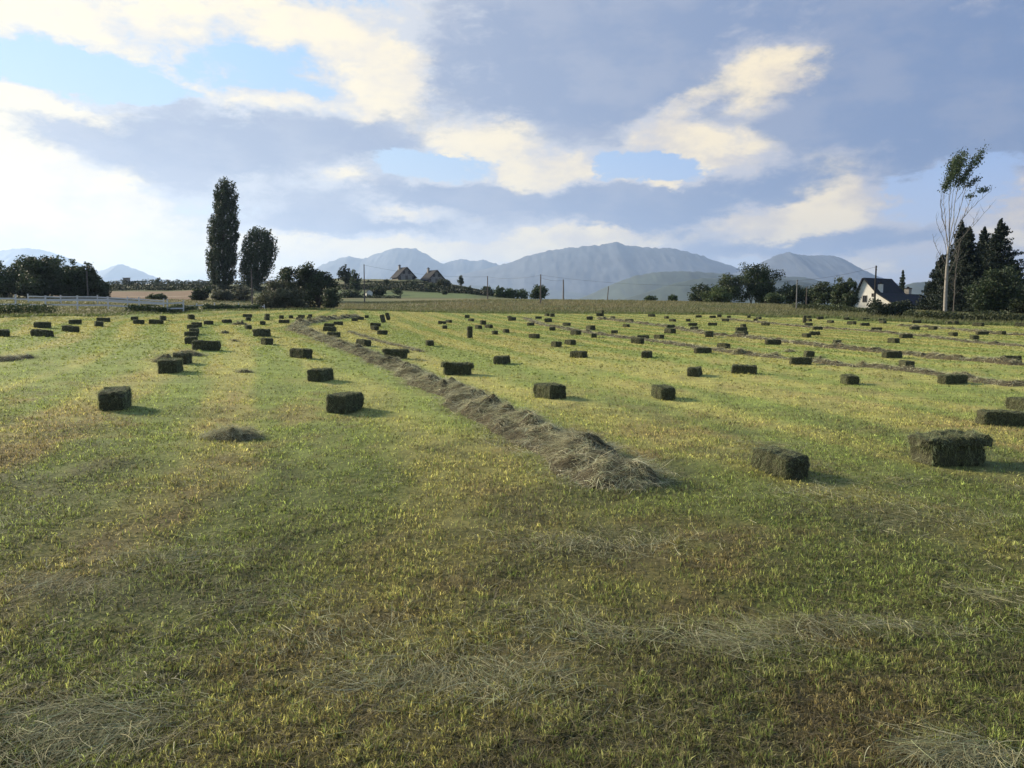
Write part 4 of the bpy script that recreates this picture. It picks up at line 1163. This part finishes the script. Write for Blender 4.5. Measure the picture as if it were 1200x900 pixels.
tree('bush', 'small upright rounded bush behind the bank', 'bush', 788, 188, 12, 343, 106, (.05, .075, .024), 1400, .17, kind='bush', trunk=.1)
RG = 'tree group left of the farmhouse'
for X, d, w, yt, s_, c, k_, n, l in [
    (822, 172, 32, 330, 110, (.03, .046, .018), 'bush', 4500, 'dark rounded tree at the left end of the right tree group'),
    (838, 158, 40, 336, 111, (.07, .095, .03), 'bush', 4500, 'light olive bush in front of the left end of the right tree group'),
    (853, 166, 34, 315, 112, (.05, .07, .025), 'bush', 5000, 'mid green tree left beside the tallest tree of the right group'),
    (880, 165, 52, 301, 113, (.036, .055, .02), 'bush', 13000, 'tallest ragged crowned tree of the right group'),
    (897, 168, 34, 318, 114, DK, 'bush', 5000, 'dark tree on the right shoulder of the tallest one'),
    (907, 150, 30, 342, 115, (.05, .068, .026), 'bush', 3000, 'low olive bush in front of the right group'),
    (925, 160, 30, 329, 116, DK, 'bush', 5000, 'dark tree left of the pale power pole'),
    (947, 162, 36, 332, 117, DK, 'bush', 5000, 'dark tree right of the pale power pole'),
    (968, 150, 34, 323, 118, DK, 'bush', 6000, 'pointed dark tree in the right group near the farmhouse'),
    (988, 146, 32, 319, 119, DK, 'bush', 6500, 'dark tree standing next to the left of the farmhouse'),
    (996, 143, 18, 335, 120, DK, 'bush', 2500, 'small dark tree against the farmhouse gable')]:
    tree('broadleaf_tree', l, 'tree', X, d, w * 1.08, yt, s_, c, n, .17, kind=k_, trunk=.2, group=RG)
tree('broadleaf_tree', 'big round broadleaf tree in front of the conifers on the right', 'tree', 1163, 104, 72, 311, 121, (.028, .042, .016), 15000, .14, kind='bush', trunk=.3)
tree('broadleaf_tree', 'dark broadleaf tree at the right frame edge beside the conifers', 'tree', 1205, 108, 46, 322, 122, (.026, .038, .016), 8000, .15, kind='bush', trunk=.25)

def conifer(label, X, d, wpx, ytop, seed, n_whorl=34, col=(.018, .028, .016)):
    rng = np.random.default_rng(seed)
    x, y, z = at_depth(X, d); H = z_at(ytop, d) - z; W = wpx * d / F
    root = empty('conifer_tree', (x, y, z)); tag(root, label, 'conifer', 'dark conifers on the right')
    tb = MB(); tube(tb, [(0, 0, -.2), (0, 0, H * .5), (0, 0, H * .99)], [.28, .16, .02], 8, (.05, .04, .03)); 
    cb = MB(); Ps = []; 
    for w in range(n_whorl):
        f = (w + .5) / n_whorl; hz = H * (.04 + .95 * f)
        R_ = W * .5 * (1 - f) ** .78 * rng.uniform(.85, 1.1) + .12
        nb = int(9 + 10 * (1 - f))
        for b in range(nb):
            a = rng.uniform(0, 2 * np.pi); Rb = R_ * rng.uniform(.65, 1.18); m = int(34 + 90 * Rb / (W * .5))
            t = rng.uniform(.05, 1, m)
            droop = -.22 * Rb * t + .16 * Rb * t ** 3
            wd = Rb * .24 * (1.1 - t)
            off = rng.normal(0, 1, m) * wd
            Ps.append(np.stack([math.cos(a) * Rb * t - math.sin(a) * off, math.sin(a) * Rb * t + math.cos(a) * off, hz + droop + rng.normal(0, .10, m) - np.abs(off) * .25], 1))
    tp = rng.uniform(0, 1, 60); Ps.append(np.stack([rng.normal(0, .05, 60), rng.normal(0, .05, 60), H * (.96 + .05 * tp)], 1))
    P = np.concatenate(Ps)
    leaves(cb, P, .15, np.array(col)[None] * rng.uniform(.6, 1.5, (len(P), 1)), 0, .5, rng)
    cb.build('crown', M_leaf, root); tb.build('trunk', M_bark, root)
conifer('dark conifer left of the bare trunked poplar, ragged and low', 1101, 128, 52, 300, 131)
conifer('pointed dark conifer right behind the bare trunked poplar', 1122, 124, 68, 261, 132)
conifer('dark conifer beside the pointed one, slightly lower', 1131, 121, 66, 268, 133)
conifer('slim pointed conifer between the tallest one and the poplar side ones', 1149, 126, 62, 268, 134)
conifer('tallest broad dark conifer at the right', 1168, 118, 92, 259, 135, 36)
conifer('half hidden conifer right behind the tallest one', 1188, 128, 44, 312, 136)
conifer('small spruce rising behind the farmhouse roof', 1056, 172, 14, 318, 137, 14, (.03, .045, .022))

def bare_poplar():
    rng = np.random.default_rng(141)
    d = 100; X = 1108; x, y, z = at_depth(X, d); s = d / F
    root = empty('poplar_tree', (x, y, z)); tag(root, 'tall pale trunked poplar with bare branches and windblown leafy top', 'poplar')
    def P(px_, py_, dy=0.0): return ((px_ - X) * s, dy, z_at(py_, d) - z)
    bark = (.24, .22, .19); twig = (.13, .115, .095)
    tb = MB()
    tube(tb, [P(1107.5, 372), P(1107, 345), P(1107, 318), P(1108, 290)], [.24, .21, .18, .14], 10, bark)
    tb.build('trunk', M_bark, root)
    limbs = [
        [(1108, 292), (1107, 262), (1107, 235), (1108, 212), (1110, 196)], [(1107.5, 300), (1103, 268), (1101, 240), (1102, 214)], [(1108, 290), (1112, 262), (1116, 236), (1121, 210), (1125, 190)],
        [(1108, 296), (1114, 270), (1121, 245), (1128, 220), (1134, 196)], [(1108, 300), (1116, 280), (1125, 255), (1134, 235), (1142, 217)], [(1112, 275), (1122, 258), (1136, 242), (1152, 228)],
        [(1107, 302), (1102, 285), (1094, 270), (1089, 257)], [(1106, 312), (1100, 300), (1094, 290), (1091, 275)], [(1109, 305), (1118, 290), (1128, 272), (1137, 255)], [(1112, 290), (1124, 278), (1135, 266), (1150, 248)],
        [(1107, 285), (1100, 260), (1097, 240), (1098, 225)], [(1108, 280), (1109, 250), (1112, 225), (1117, 205)], [(1107, 330), (1099, 320), (1093, 312), (1090, 300)], [(1108, 325), (1116, 310), (1122, 296), (1126, 280)],
        [(1103, 268), (1097, 258), (1095, 247), (1093, 238)], [(1116, 236), (1123, 226), (1130, 219), (1140, 212)]]
    for k_, l in enumerate(limbs):
        mb = MB(); dy = rng.uniform(-1.2, 1.2)
        pts = np.array([P(1109 + (a - 1109) * (.84 if k_ < 5 else .95), b, dy * i / len(l)) for i, (a, b) in enumerate(l)])
        t = np.linspace(0, 1, 12); tt = np.linspace(0, 1, len(pts))
        pp = np.stack([np.interp(t, tt, pts[:, i]) for i in range(3)], 1); pp[1:-1] += rng.normal(0, .035, (10, 3))
        r0 = .055 if k_ < 5 else .035
        tube(mb, pp, np.linspace(r0, .015, 12), 6, bark if k_ < 5 else twig)
        for j in range(16 if k_ < 6 else 9):
            i = rng.integers(3, 12); b0 = pp[i]; Lh = rng.uniform(.5, 1.6)
            e = b0 + np.array([rng.normal(.12, .28), rng.normal(0, .25), .8]) * Lh
            tube(mb, [b0, (b0 + e) / 2 + rng.normal(0, .05, 3), e], [.018, .012, .004], 4, twig, cap=False)
        mb.build('branch', M_bark, root)
    # leafy top, streaming to the right
    Pts = []
    lob = [(1106, 214, 5, 8), (1108, 203, 7, 9), (1113, 196, 7, 8), (1120, 191, 6, 6), (1119, 202, 5, 7), (1130, 202, 4, 10), (1134, 192, 4, 7), (1128, 212, 3, 7), (1103, 218, 3, 5), (1141, 214, 3, 2.5), (1131, 219, 4, 3), (1143, 227, 6, 2), (1137, 231, 4, 2), (1152, 226, 4, 1), (1117, 215, 4, 5)]
    for (a, b, rx, rz) in lob:
        m = int(55 * rx * rz * .20) + 18
        u = rng.normal(size=(m, 3)) * .62; u[:, 2] *= 1.35
        c = np.array(P(1109 + (a - 1109) * .88, b, rng.uniform(-1.6, 1.6)))
        lean = u[:, 2] * .42 * rz
        Pts.append(c + np.stack([(u[:, 0] * rx + lean) * s, u[:, 1] * rx * s, u[:, 2] * rz * s], 1))
    Pts = np.concatenate(Pts)
    cb = MB(); leaves(cb, Pts, .13, np.array([.04, .062, .026])[None] * rng.uniform(.6, 1.5, (len(Pts), 1)), .5, .5, rng)
    cb.build('crown', M_leaf, root)
bare_poplar()
def thin_trunk():
    x, y, z = at_depth(1117, 101)
    root = empty('sapling', (x, y, z)); tag(root, 'thin bare sapling stem right beside the pale poplar trunk', 'tree')
    mb = MB(); tube(mb, [(0, 0, -.1), (.05, 0, 2.5), (.1, .1, 5.5), (.5, .1, 9)], [.06, .05, .04, .015], 6, (.14, .12, .10)); mb.build('trunk', M_bark, root)
    rng = np.random.default_rng(3); tw = MB()
    for i in range(26):
        h = rng.uniform(2.5, 8.5); b = np.array([.1, .1, h]); e = b + np.array([rng.normal(0, .5), rng.normal(0, .4), rng.uniform(.4, 1.3)])
        tube(tw, [b, (b + e) / 2, e], [.02, .014, .004], 4, (.16, .14, .12), cap=False)
    tw.build('branch', M_bark, root)
thin_trunk()

# ------------------------------------------------------------------ hedges
def hedge(name, label, cat, pts, h, w, seed, col, per_m=160, leaf=.13, group=None):
    """pts: (picture x, depth) of the line the hedge follows"""
    rng = np.random.default_rng(seed)
    P = np.array([at_depth(X, d)[:2] for X, d in pts]); seg = np.r_[0, np.cumsum(np.linalg.norm(np.diff(P, axis=0), axis=1))]
    n = int(seg[-1] * per_m); s = rng.uniform(0, seg[-1], n)
    x = np.interp(s, seg, P[:, 0]); y = np.interp(s, seg, P[:, 1])
    top = h * (.45 + 1.0 * fbm(s * .45, s * 0 + seed, seed, 3))
    a = rng.uniform(-1, 1, n); zz = rng.uniform(.0, 1, n) ** .8 * top * np.sqrt(np.clip(1 - a * a * .8, 0, 1))
    y = y + a * w * .5; x = x + rng.normal(0, .1, n)
    z = terrain(x, y, False) + zz
    x0, y0 = P[0]; z0 = float(terrain(np.array([x0]), np.array([y0]), False)[0])
    mb = MB(); tone = (.65 + .7 * fbm(x * .5, zz * 1.5 + y, seed + 4, 3)) * rng.uniform(.7, 1.3, n)
    leaves(mb, np.stack([x - x0, y - y0, z - z0], 1), leaf, np.array(col)[None] * tone[:, None], 0, .6, rng)
    tag(mb.build(name, M_leaf, loc=(x0, y0, z0)), label, cat, group)
hedge('hedge', 'dark low hedge along the field edge in front of the conifers on the right', 'hedge', [(1062, 92), (1110, 86), (1160, 84), (1220, 82)], 1.1, 2.0, 201, (.05, .062, .026), 260, .11)
hedge('hedge', 'dense dark rounded hedge in front of the farmhouse', 'hedge', [(1020, 96), (1043, 95), (1066, 95)], 2.0, 2.4, 202, (.022, .032, .015), 1100, .11)
hedge('hedge', 'green hedge along the foot of the farmhouse left end', 'hedge', [(930, 122), (975, 112), (1024, 104)], 1.0, 2.0, 203, (.055, .07, .028), 260, .11)
hedge('hedge', 'green weedy verge below the white fence at the left edge', 'hedge', [(-40, 62), (10, 63), (62, 66)], .75, 1.6, 204, (.06, .085, .028), 420, .08)
hedge('hedge', 'tall green weeds at the end of the white fence', 'hedge', [(150, 74), (185, 77), (230, 84)], .7, 1.6, 205, (.06, .085, .028), 420, .08)
hedge('hedge', 'green weeds along the field edge below the poplars', 'hedge', [(240, 86), (275, 93), (305, 98)], .7, 1.6, 206, (.055, .08, .028), 400, .09)
TG = 'hedgerows on the terraced hillside'
hedge('hedgerow', 'uppermost hedgerow of the terraces, just below the stone houses', 'hedgerow', [(425, 286), (470, 284), (530, 284), (575, 284), (600, 280)], .7, 3, 211, (.045, .052, .026), 60, .24, TG)
hedge('hedgerow', 'middle hedgerow of the terraces', 'hedgerow', [(400, 262), (450, 266), (520, 264), (590, 262)], 1.3, 3, 212, (.035, .045, .022), 80, .24, TG)
hedge('hedgerow', 'long dark hedgerow above the green strip', 'hedgerow', [(400, 250), (450, 250), (520, 246), (604, 244)], 1.6, 3, 213, (.028, .038, .018), 90, .24, TG)
hedge('hedgerow', 'broken hedgerow at the foot of the green strip', 'hedgerow', [(398, 204), (430, 202), (470, 200)], 1.0, 2, 214, (.04, .05, .025), 60, .2, TG)
hedge('hedgerow', 'dark hedgerow across the top of the ploughed field', 'hedgerow', [(118, 216), (160, 218), (215, 218), (250, 214)], 1.5, 3, 215, (.032, .042, .02), 90, .22)
hedge('hedgerow', 'scrubby hedgerow on the left skyline', 'hedgerow', [(122, 312), (170, 316), (240, 314), (300, 300), (345, 300)], 1.7, 4, 216, (.05, .06, .03), 60, .28)
hedge('hedgerow', 'scrub band halfway up the slope left of the poplars', 'hedgerow', [(120, 262), (180, 266), (245, 262)], 1.3, 3, 217, (.045, .055, .028), 60, .26)
hedge('hedgerow', 'dark scrub around the feet of the poplars', 'hedgerow', [(236, 176), (270, 178), (330, 176)], 1.6, 3, 218, (.04, .05, .025), 90, .2)
tree('broadleaf_tree', 'tiny lone tree on the left skyline beside the cone mountain', 'tree', 186, 318, 9, 325, 141, DK, 500, .25, kind='bush', trunk=.12)
for k_, (X, dd, l) in enumerate([(485, 262, 'dark shrub on the terraces under the left stone house'), (548, 255, 'dark shrub on the terraces towards their right end'), (505, 258, 'round shrub on the terraces between the two stone houses'), (452, 275, 'shrub on the terraces left of the left stone house')]):
    tree('bush', l, 'bush', X, dd, 11, 366 - (float(at_depth(X, dd)[2]) + 2.2 - CAM_H) * F / dd, 150 + k_, DK, 500, .24, kind='bush', trunk=.08, group='shrubs on the terraces')

# ------------------------------------------------------------------ buildings
def slab(mb, quad, th, col=(.5, .5, .5), m_=0):
    q = np.array(quad, float); nrm = np.cross(q[1] - q[0], q[3] - q[0]); nrm /= np.linalg.norm(nrm)
    if nrm[2] < 0: nrm = -nrm
    V = np.concatenate([q, q + nrm * th])
    f = np.array([[0, 3, 2, 1], [4, 5, 6, 7], [0, 1, 5, 4], [1, 2, 6, 5], [2, 3, 7, 6], [3, 0, 4, 7]])
    mb.add(V, [f], col, m_)
def window(parent, c, ux, w, h, frame_m, nrm):
    """flush window: dark pane with a frame around it, standing proud of the wall"""
    ux = np.array(ux, float); nrm = np.array(nrm, float); uz = np.array([0, 0, 1.0]); c = np.array(c, float)
    def pnl(mb, cx, cz, ww, hh, d0, d1):
        V = []
        for dd in (d0, d1):
            for a, b in ((-1, -1), (1, -1), (1, 1), (-1, 1)): V.append(c + ux * (cx + a * ww / 2) + uz * (cz + b * hh / 2) + nrm * dd)
        mb.add(np.array(V), [np.array([[0, 1, 2, 3], [4, 5, 6, 7], [0, 1, 5, 4], [1, 2, 6, 5], [2, 3, 7, 6], [3, 0, 4, 7]])], (.5, .5, .5))
    mb = MB(); pnl(mb, 0, 0, w, h, .005, .03); wn = mb.build('window', M_glass, parent)
    fr = MB(); t = .08
    pnl(fr, 0, h / 2 + t / 2, w + 2 * t, t, .003, .06); pnl(fr, 0, -h / 2 - t / 2, w + 2 * t, t, .003, .08)
    pnl(fr, -w / 2 - t / 2, 0, t, h, .003, .06); pnl(fr, w / 2 + t / 2, 0, t, h, .003, .06); pnl(fr, 0, 0, .05, h, .031, .05)
    fr.build('frame', frame_m, wn)

def chimney(root, x, y, z0, z1, w=.7, stone=True):
    mb = MB(); box(mb, x - w / 2, x + w / 2, y - w / 2, y + w / 2, z0, z1); ch = mb.build('chimney', M_stone if stone else M_plaster, root)
    mb = MB(); box(mb, x - w / 2 - .08, x + w / 2 + .08, y - w / 2 - .08, y + w / 2 + .08, z1, z1 + .12)
    for a in (-1, 1): box(mb, x + a * w * .25 - .1, x + a * w * .25 + .1, y - .1, y + .1, z1 + .12, z1 + .4)
    mb.build('chimney_cap', M_slate, ch)

def stone_house(X, d, label, Wd=7.0, Ln=6.0, eave=1.6, peak=5.1, yaw=R(28)):
    x, y, z = at_depth(X, d); root = empty('stone_house', (x, y, z - .5), yaw); tag(root, label, 'house', 'stone houses on the hill')
    # gable wall faces local -Y, ridge runs along Y
    mb = MB(); h = Wd / 2
    V = [(-h, 0, 0), (h, 0, 0), (h, 0, eave), (0, 0, peak), (-h, 0, eave)]; V2 = [(a, Ln, c) for a, _, c in V]
    mb.add(V + V2, [np.array([[0, 1, 2, 3, 4]]), np.array([[9, 8, 7, 6, 5]]), np.array([[0, 5, 6, 1], [1, 6, 7, 2], [4, 9, 5, 0]])])
    mb.build('wall', M_stone, root)
    rb = MB(); ov = .55; sl = (peak - eave) / h
    for sgn in (-1, 1):
        e = (sgn * (h + ov), eave - ov * sl + .04)
        slab(rb, [(0, -ov, peak + .04), (e[0], -ov, e[1]), (e[0], Ln + ov, e[1]), (0, Ln + ov, peak + .04)] if sgn < 0 else [(0, -ov, peak + .04), (0, Ln + ov, peak + .04), (e[0], Ln + ov, e[1]), (e[0], -ov, e[1])], .2)
    rb.build('roof', M_slate, root)
    for cx, cz, w, hh in [(-1.1, 3.3, .9, 1.1), (1.1, 3.3, .9, 1.1), (-2.9, 1.2, 1.1, 1.2), (2.9, 1.2, 1.1, 1.2)]:
        window(root, (cx, 0, cz), (1, 0, 0), w, hh, M_wood, (0, -1, 0))
    db = MB(); box(db, -.55, .55, -.05, -.005, 0.05, 2.1); db.build('door', M_wood, root)
    # low front terrace wall
    chimney(root, -.8, Ln - 1.0, peak - 1.4, peak + .9)
    # side window dormer on the left roof slope
    window(root, (-h, Ln * .5, 1.3), (0, -1, 0), 1.0, .9, M_wood, (-1, 0, 0))
stone_house(477, 300, 'left one of the two stone houses with steep slate roofs on the hill', yaw=R(30))
stone_house(512, 297, 'right one of the two stone houses with steep slate roofs on the hill', yaw=R(34))

def farmhouse():
    d = 150; x, y, z = at_depth(1022, d); s = d / F
    yaw = R(35)
    root = empty('farmhouse', (x, y + 4, z), yaw)
    tag(root, 'white farmhouse with steep dark slate roof and lean-to behind the hedge', 'house')
    # local X: along the ridge away from the gable; local Y: across (positive = far/left), gable wall at X = 0
    zt = z_at(326, d) - z; ev = z_at(362, d) - z - .6
    Ln = 9.2; yl, yr = 2.4, -6.2     # far-left eave, near-right eave (catslide)
    zm = zt - 3.0; ym = -2.9
    z_e = max(.9, zt - (zt - zm) / 2.9 * 6.2 * .93)
    prof = [(yl, 0), (yl, zt - 5.4), (0, zt), (ym, zm), (yr, z_e), (yr, 0)]
    mb = MB(); A = [(0, a, b) for a, b in prof]; B = [(Ln, a, b) for a, b in prof]; n = len(prof)
    # triangulate in the gable plane: quads fan
    mb.add(A + B, [np.array([[0, 1, 2], [0, 2, 3], [0, 3, 4], [0, 4, 5], [6, 8, 7], [6, 9, 8], [6, 10, 9], [6, 11, 10]]), np.array([[0, 6, 7, 1], [5, 4, 10, 11]])])
    mb.build('wall', M_plaster, root)
    rb = MB(); ov = .5; up = .05
    slab(rb, [(-ov, 0, zt + up), (Ln + ov, 0, zt + up), (Ln + ov, yl + .5, zt - 5.4 - 1.1 + up), (-ov, yl + .5, zt - 5.4 - 1.1 + up)], .2)
    slab(rb, [(-ov, 0, zt + up), (-ov, ym, zm + up), (Ln + ov, ym, zm + up), (Ln + ov, 0, zt + up)], .2)
    sl = (zm - z_e) / (ym - yr)
    slab(rb, [(-ov, ym, zm + up), (-ov, yr - .5, z_e - .5 * sl + up), (Ln + ov, yr - .5, z_e - .5 * sl + up), (Ln + ov, ym, zm + up)], .2)
    rb.build('roof', M_slate, root)
    window(root, (0, -.3, zt - 3.9), (0, 1, 0), .75, 1.15, M_wood, (-1, 0, 0))
    window(root, (0, -3.2, zt - 5.3), (0, 1, 0), .85, 1.1, M_wood, (-1, 0, 0))
    window(root, (0, -1.9, zt - 3.2), (0, 1, 0), .3, .5, M_wood, (-1, 0, 0))
    chimney(root, 1.4, -2.6, zm - .3, zm + 1.9, .7, False)
    # low wing with a hipped slate roof beyond the main block
    wb = MB(); wx0, wx1, wy0, wy1 = Ln + .02, Ln + 8.6, -6.0, -.6; we = z_e + .25; wz = zm + .1
    box(wb, wx0, wx1, wy0, wy1, 0, we); wb.build('wing_wall', M_stone, root)
    rw = MB(); my = (wy0 + wy1) / 2; hx = wx1 - 2.6; o_ = .5; se = we - .2
    V = [(wx0 + .5, wy0 - o_, se), (wx1 + o_, wy0 - o_, se), (wx1 + o_, wy1 + o_, se), (wx0 + .5, wy1 + o_, se), (wx0 + .5, my, wz), (hx, my, wz)]
    rw.add(V, [np.array([[0, 1, 5, 4], [2, 3, 4, 5]]), np.array([[1, 2, 5], [0, 4, 3]]), np.array([[3, 2, 1, 0]])]); rw.build('wing_roof', M_slate, root)
    chimney(root, Ln + 2.6, my + .9, wz - .9, wz + 1.1, .95)
    db = MB(); box(db, Ln + 3.2, Ln + 4.1, wy0 - .06, wy0 - .005, .05, 1.9); db.build('door', M_plaster, root)
    window(root, (Ln + 1.6, wy0, 1.2), (1, 0, 0), .9, .9, M_wood, (0, -1, 0))
farmhouse()

def hut():
    x, y, z = at_depth(150, 316); root = empty('stone_hut', (x, y, z), R(10)); tag(root, 'ruined square stone hut on the left skyline', 'ruin')
    mb = MB(); box(mb, -1.1, 1.1, -1, 1, -.3, 2.5); box(mb, -1.25, 1.25, -1.15, 1.15, 2.5, 2.7); mb.build('wall', M_stone, root)
    mb = MB(); box(mb, 1.103, 3.4, -.8, .8, -.3, 1.1); box(mb, 3.402, 4.6, -.6, .6, -.3, .6); mb.build('broken_wall', M_stone, root)
    mb = MB(); box(mb, -.35, .35, -1.04, -1.003, .1, 1.7); mb.build('doorway_shade', M_glass, root)  # dark panel on the wall, stands for the shade inside an opening
hut()
def shed():
    x, y, z = at_depth(433, 212); root = empty('shed', (x, y, z), R(20)); tag(root, 'small pale shed beside the round bush on the green strip', 'shed')
    mb = MB(); V = [(-.8, -.7, 0), (.8, -.7, 0), (.8, -.7, 1.1), (0, -.7, 1.7), (-.8, -.7, 1.1)]; V2 = [(a, .9, c) for a, b, c in V]
    mb.add(V + V2, [np.array([[0, 1, 2, 3, 4]]), np.array([[9, 8, 7, 6, 5]]), np.array([[0, 5, 6, 1], [1, 6, 7, 2], [4, 9, 5, 0]])]); mb.build('wall', M_plaster, root)
    mb = MB(); slab(mb, [(0, -.8, 1.72), (-1, -.8, .97), (-1, 1, .97), (0, 1, 1.72)], .06); slab(mb, [(0, -.8, 1.72), (0, 1, 1.72), (1, 1, .97), (1, -.8, .97)], .06); mb.build('roof', M_slate, root)
shed()

# ------------------------------------------------------------------ white paddock fence
def fence(label, posts, rails, th=.05, h=1.25, sag=.0, lean=3):
    """posts: (picture x, depth); rails: heights"""
    rr = random.Random(int(posts[0][0] * 7 + 99))
    P = [at_depth(X, d) for X, d in posts]
    x0, y0, z0 = P[0]; root = empty('paddock_fence', (x0, y0, z0)); tag(root, label, 'fence')
    for (x, y, z) in P:
        mb = MB(); M = Matrix.Translation((x - x0, y - y0, z - z0)) @ Matrix.Rotation(R(rr.uniform(-lean, lean)), 4, 'Y')
        hh = h * rr.uniform(.96, 1.08)
        box(mb, -th, th, -th, th, -.2, hh, M=M); box(mb, -th - .02, th + .02, -th - .02, th + .02, hh, hh + .04, M=M)
        mb.build('post', M_white, root)
    for a, b in zip(P[:-1], P[1:]):
        for rh in rails:
            mb = MB(); j = rr.uniform(-.04, .04); k_ = rr.uniform(-.04, .04)
            A = np.array([a[0] - x0, a[1] - y0 - th - .03, a[2] - z0 + rh + j]); B = np.array([b[0] - x0, b[1] - y0 - th - .03, b[2] - z0 + rh + k_])
            up = np.array([0, 0, .065]); t = np.array([0, .022, 0])
            V = [A - up - t, A + up - t, A + up + t, A - up + t, B - up - t, B + up - t, B + up + t, B - up + t]
            mb.add(np.array(V), [np.array([[0, 1, 2, 3], [7, 6, 5, 4], [0, 4, 5, 1], [1, 5, 6, 2], [2, 6, 7, 3], [3, 7, 4, 0]])])
            mb.build('rail', M_white, root)
fence('long white post and rail paddock fence along the left edge of the field', [(-60, 69), (-20, 70), (18.5, 71), (53.5, 71.5), (91, 72.5), (127, 74), (163, 76), (196, 78.5), (215, 80)], [.45, .95])
fence('farther white rail fence of the paddock behind the first', [(34, 88), (72, 88), (115, 89), (150, 90), (192, 92)], [.4, .8], h=1.0)
fence('short low white fence run out towards the round bush', [(215, 84), (231, 88), (252, 92), (280, 97), (310, 101)], [.5], h=.75)

# ------------------------------------------------------------------ power poles and wires
def pole(X, d, ytop, label, r=.11, cross=False, col=(.12, .10, .085), dx=0):
    x, y, z = at_depth(X, d); H = z_at(ytop, d) - z
    root = empty('power_pole', (x, y, z)); tag(root, label, 'power pole', 'wooden power poles')
    mb = MB(); tube(mb, [(0, 0, -.3), (dx * .5, 0, H * .5), (dx, 0, H)], [r * 1.2, r, r * .8], 8, col); mb.build('post', M_bark, root)
    mb = MB()
    for i, s_ in enumerate((-.28, -.7)):
        box(mb, dx - .03, dx + .03, -.22, -.05, H + s_, H + s_ + .05)
        tube(mb, [(dx, -.2, H + s_ + .05), (dx, -.2, H + s_ + .2)], [.05, .04], 6)
    mb.build('insulator', M_wire, root)
    return Vector((x + dx, y - .2, z + H - .15))
p1 = pole(104, 108, 318, 'slim wooden pole in front of the dark wood on the left', .09)
p2 = pole(296, 112, 316, 'wooden pole in front of the shorter poplar', .10)
p3 = pole(427.5, 160, 310.5, 'pole left of the two stone houses', .11)
p4 = pole(571.5, 172, 324, 'pole at the right end of the terraced hillside', .11)
p5 = pole(633.5, 140, 322, 'tall pole in front of the lone round tree', .12)
p6 = pole(660, 168, 328, 'thick short pole behind the bank right of the lone round tree', .16, col=(.2, .18, .16))
p7 = pole(711.5, 172, 336, 'leaning thin pole under the massif summit', .10, dx=.25)
p8 = pole(933, 118, 328, 'pale concrete like pole in front of the right tree group', .08, col=(.22, .21, .19))
p9 = pole(944.5, 130, 337, 'thin second pole just right of the pale pole among the trees', .08)
p10 = pole(1024.5, 112, 312, 'thick dark pole in front of the white farmhouse gable', .13, col=(.025, .022, .02))
def wire(a, b, sag, label):
    t = np.linspace(0, 1, 25); A, B = np.array(a), np.array(b)
    P = A + (B - A) * t[:, None]; P[:, 2] -= sag * 4 * t * (1 - t)
    mb = MB(); tube(mb, P - A, np.full(25, .016), 5); tag(mb.build('power_wire', M_wire, loc=tuple(A)), label, 'wire', 'overhead wires')
wire(p4, p5, .5, 'wire from the terrace end pole to the tall pole by the lone tree')
wire(p5, p8, 1.2, 'long wire crossing the mountains from the lone tree pole to the pale pole')
wire(p8, p10, .3, 'wire from the pale pole to the dark farmhouse pole')
wire(p3, p4, .8, 'wire from the pole by the stone houses to the terrace end pole')
wire(p5 - Vector((0, 0, .45)), p6, .3, 'short wire from the lone tree pole to the thick pole')
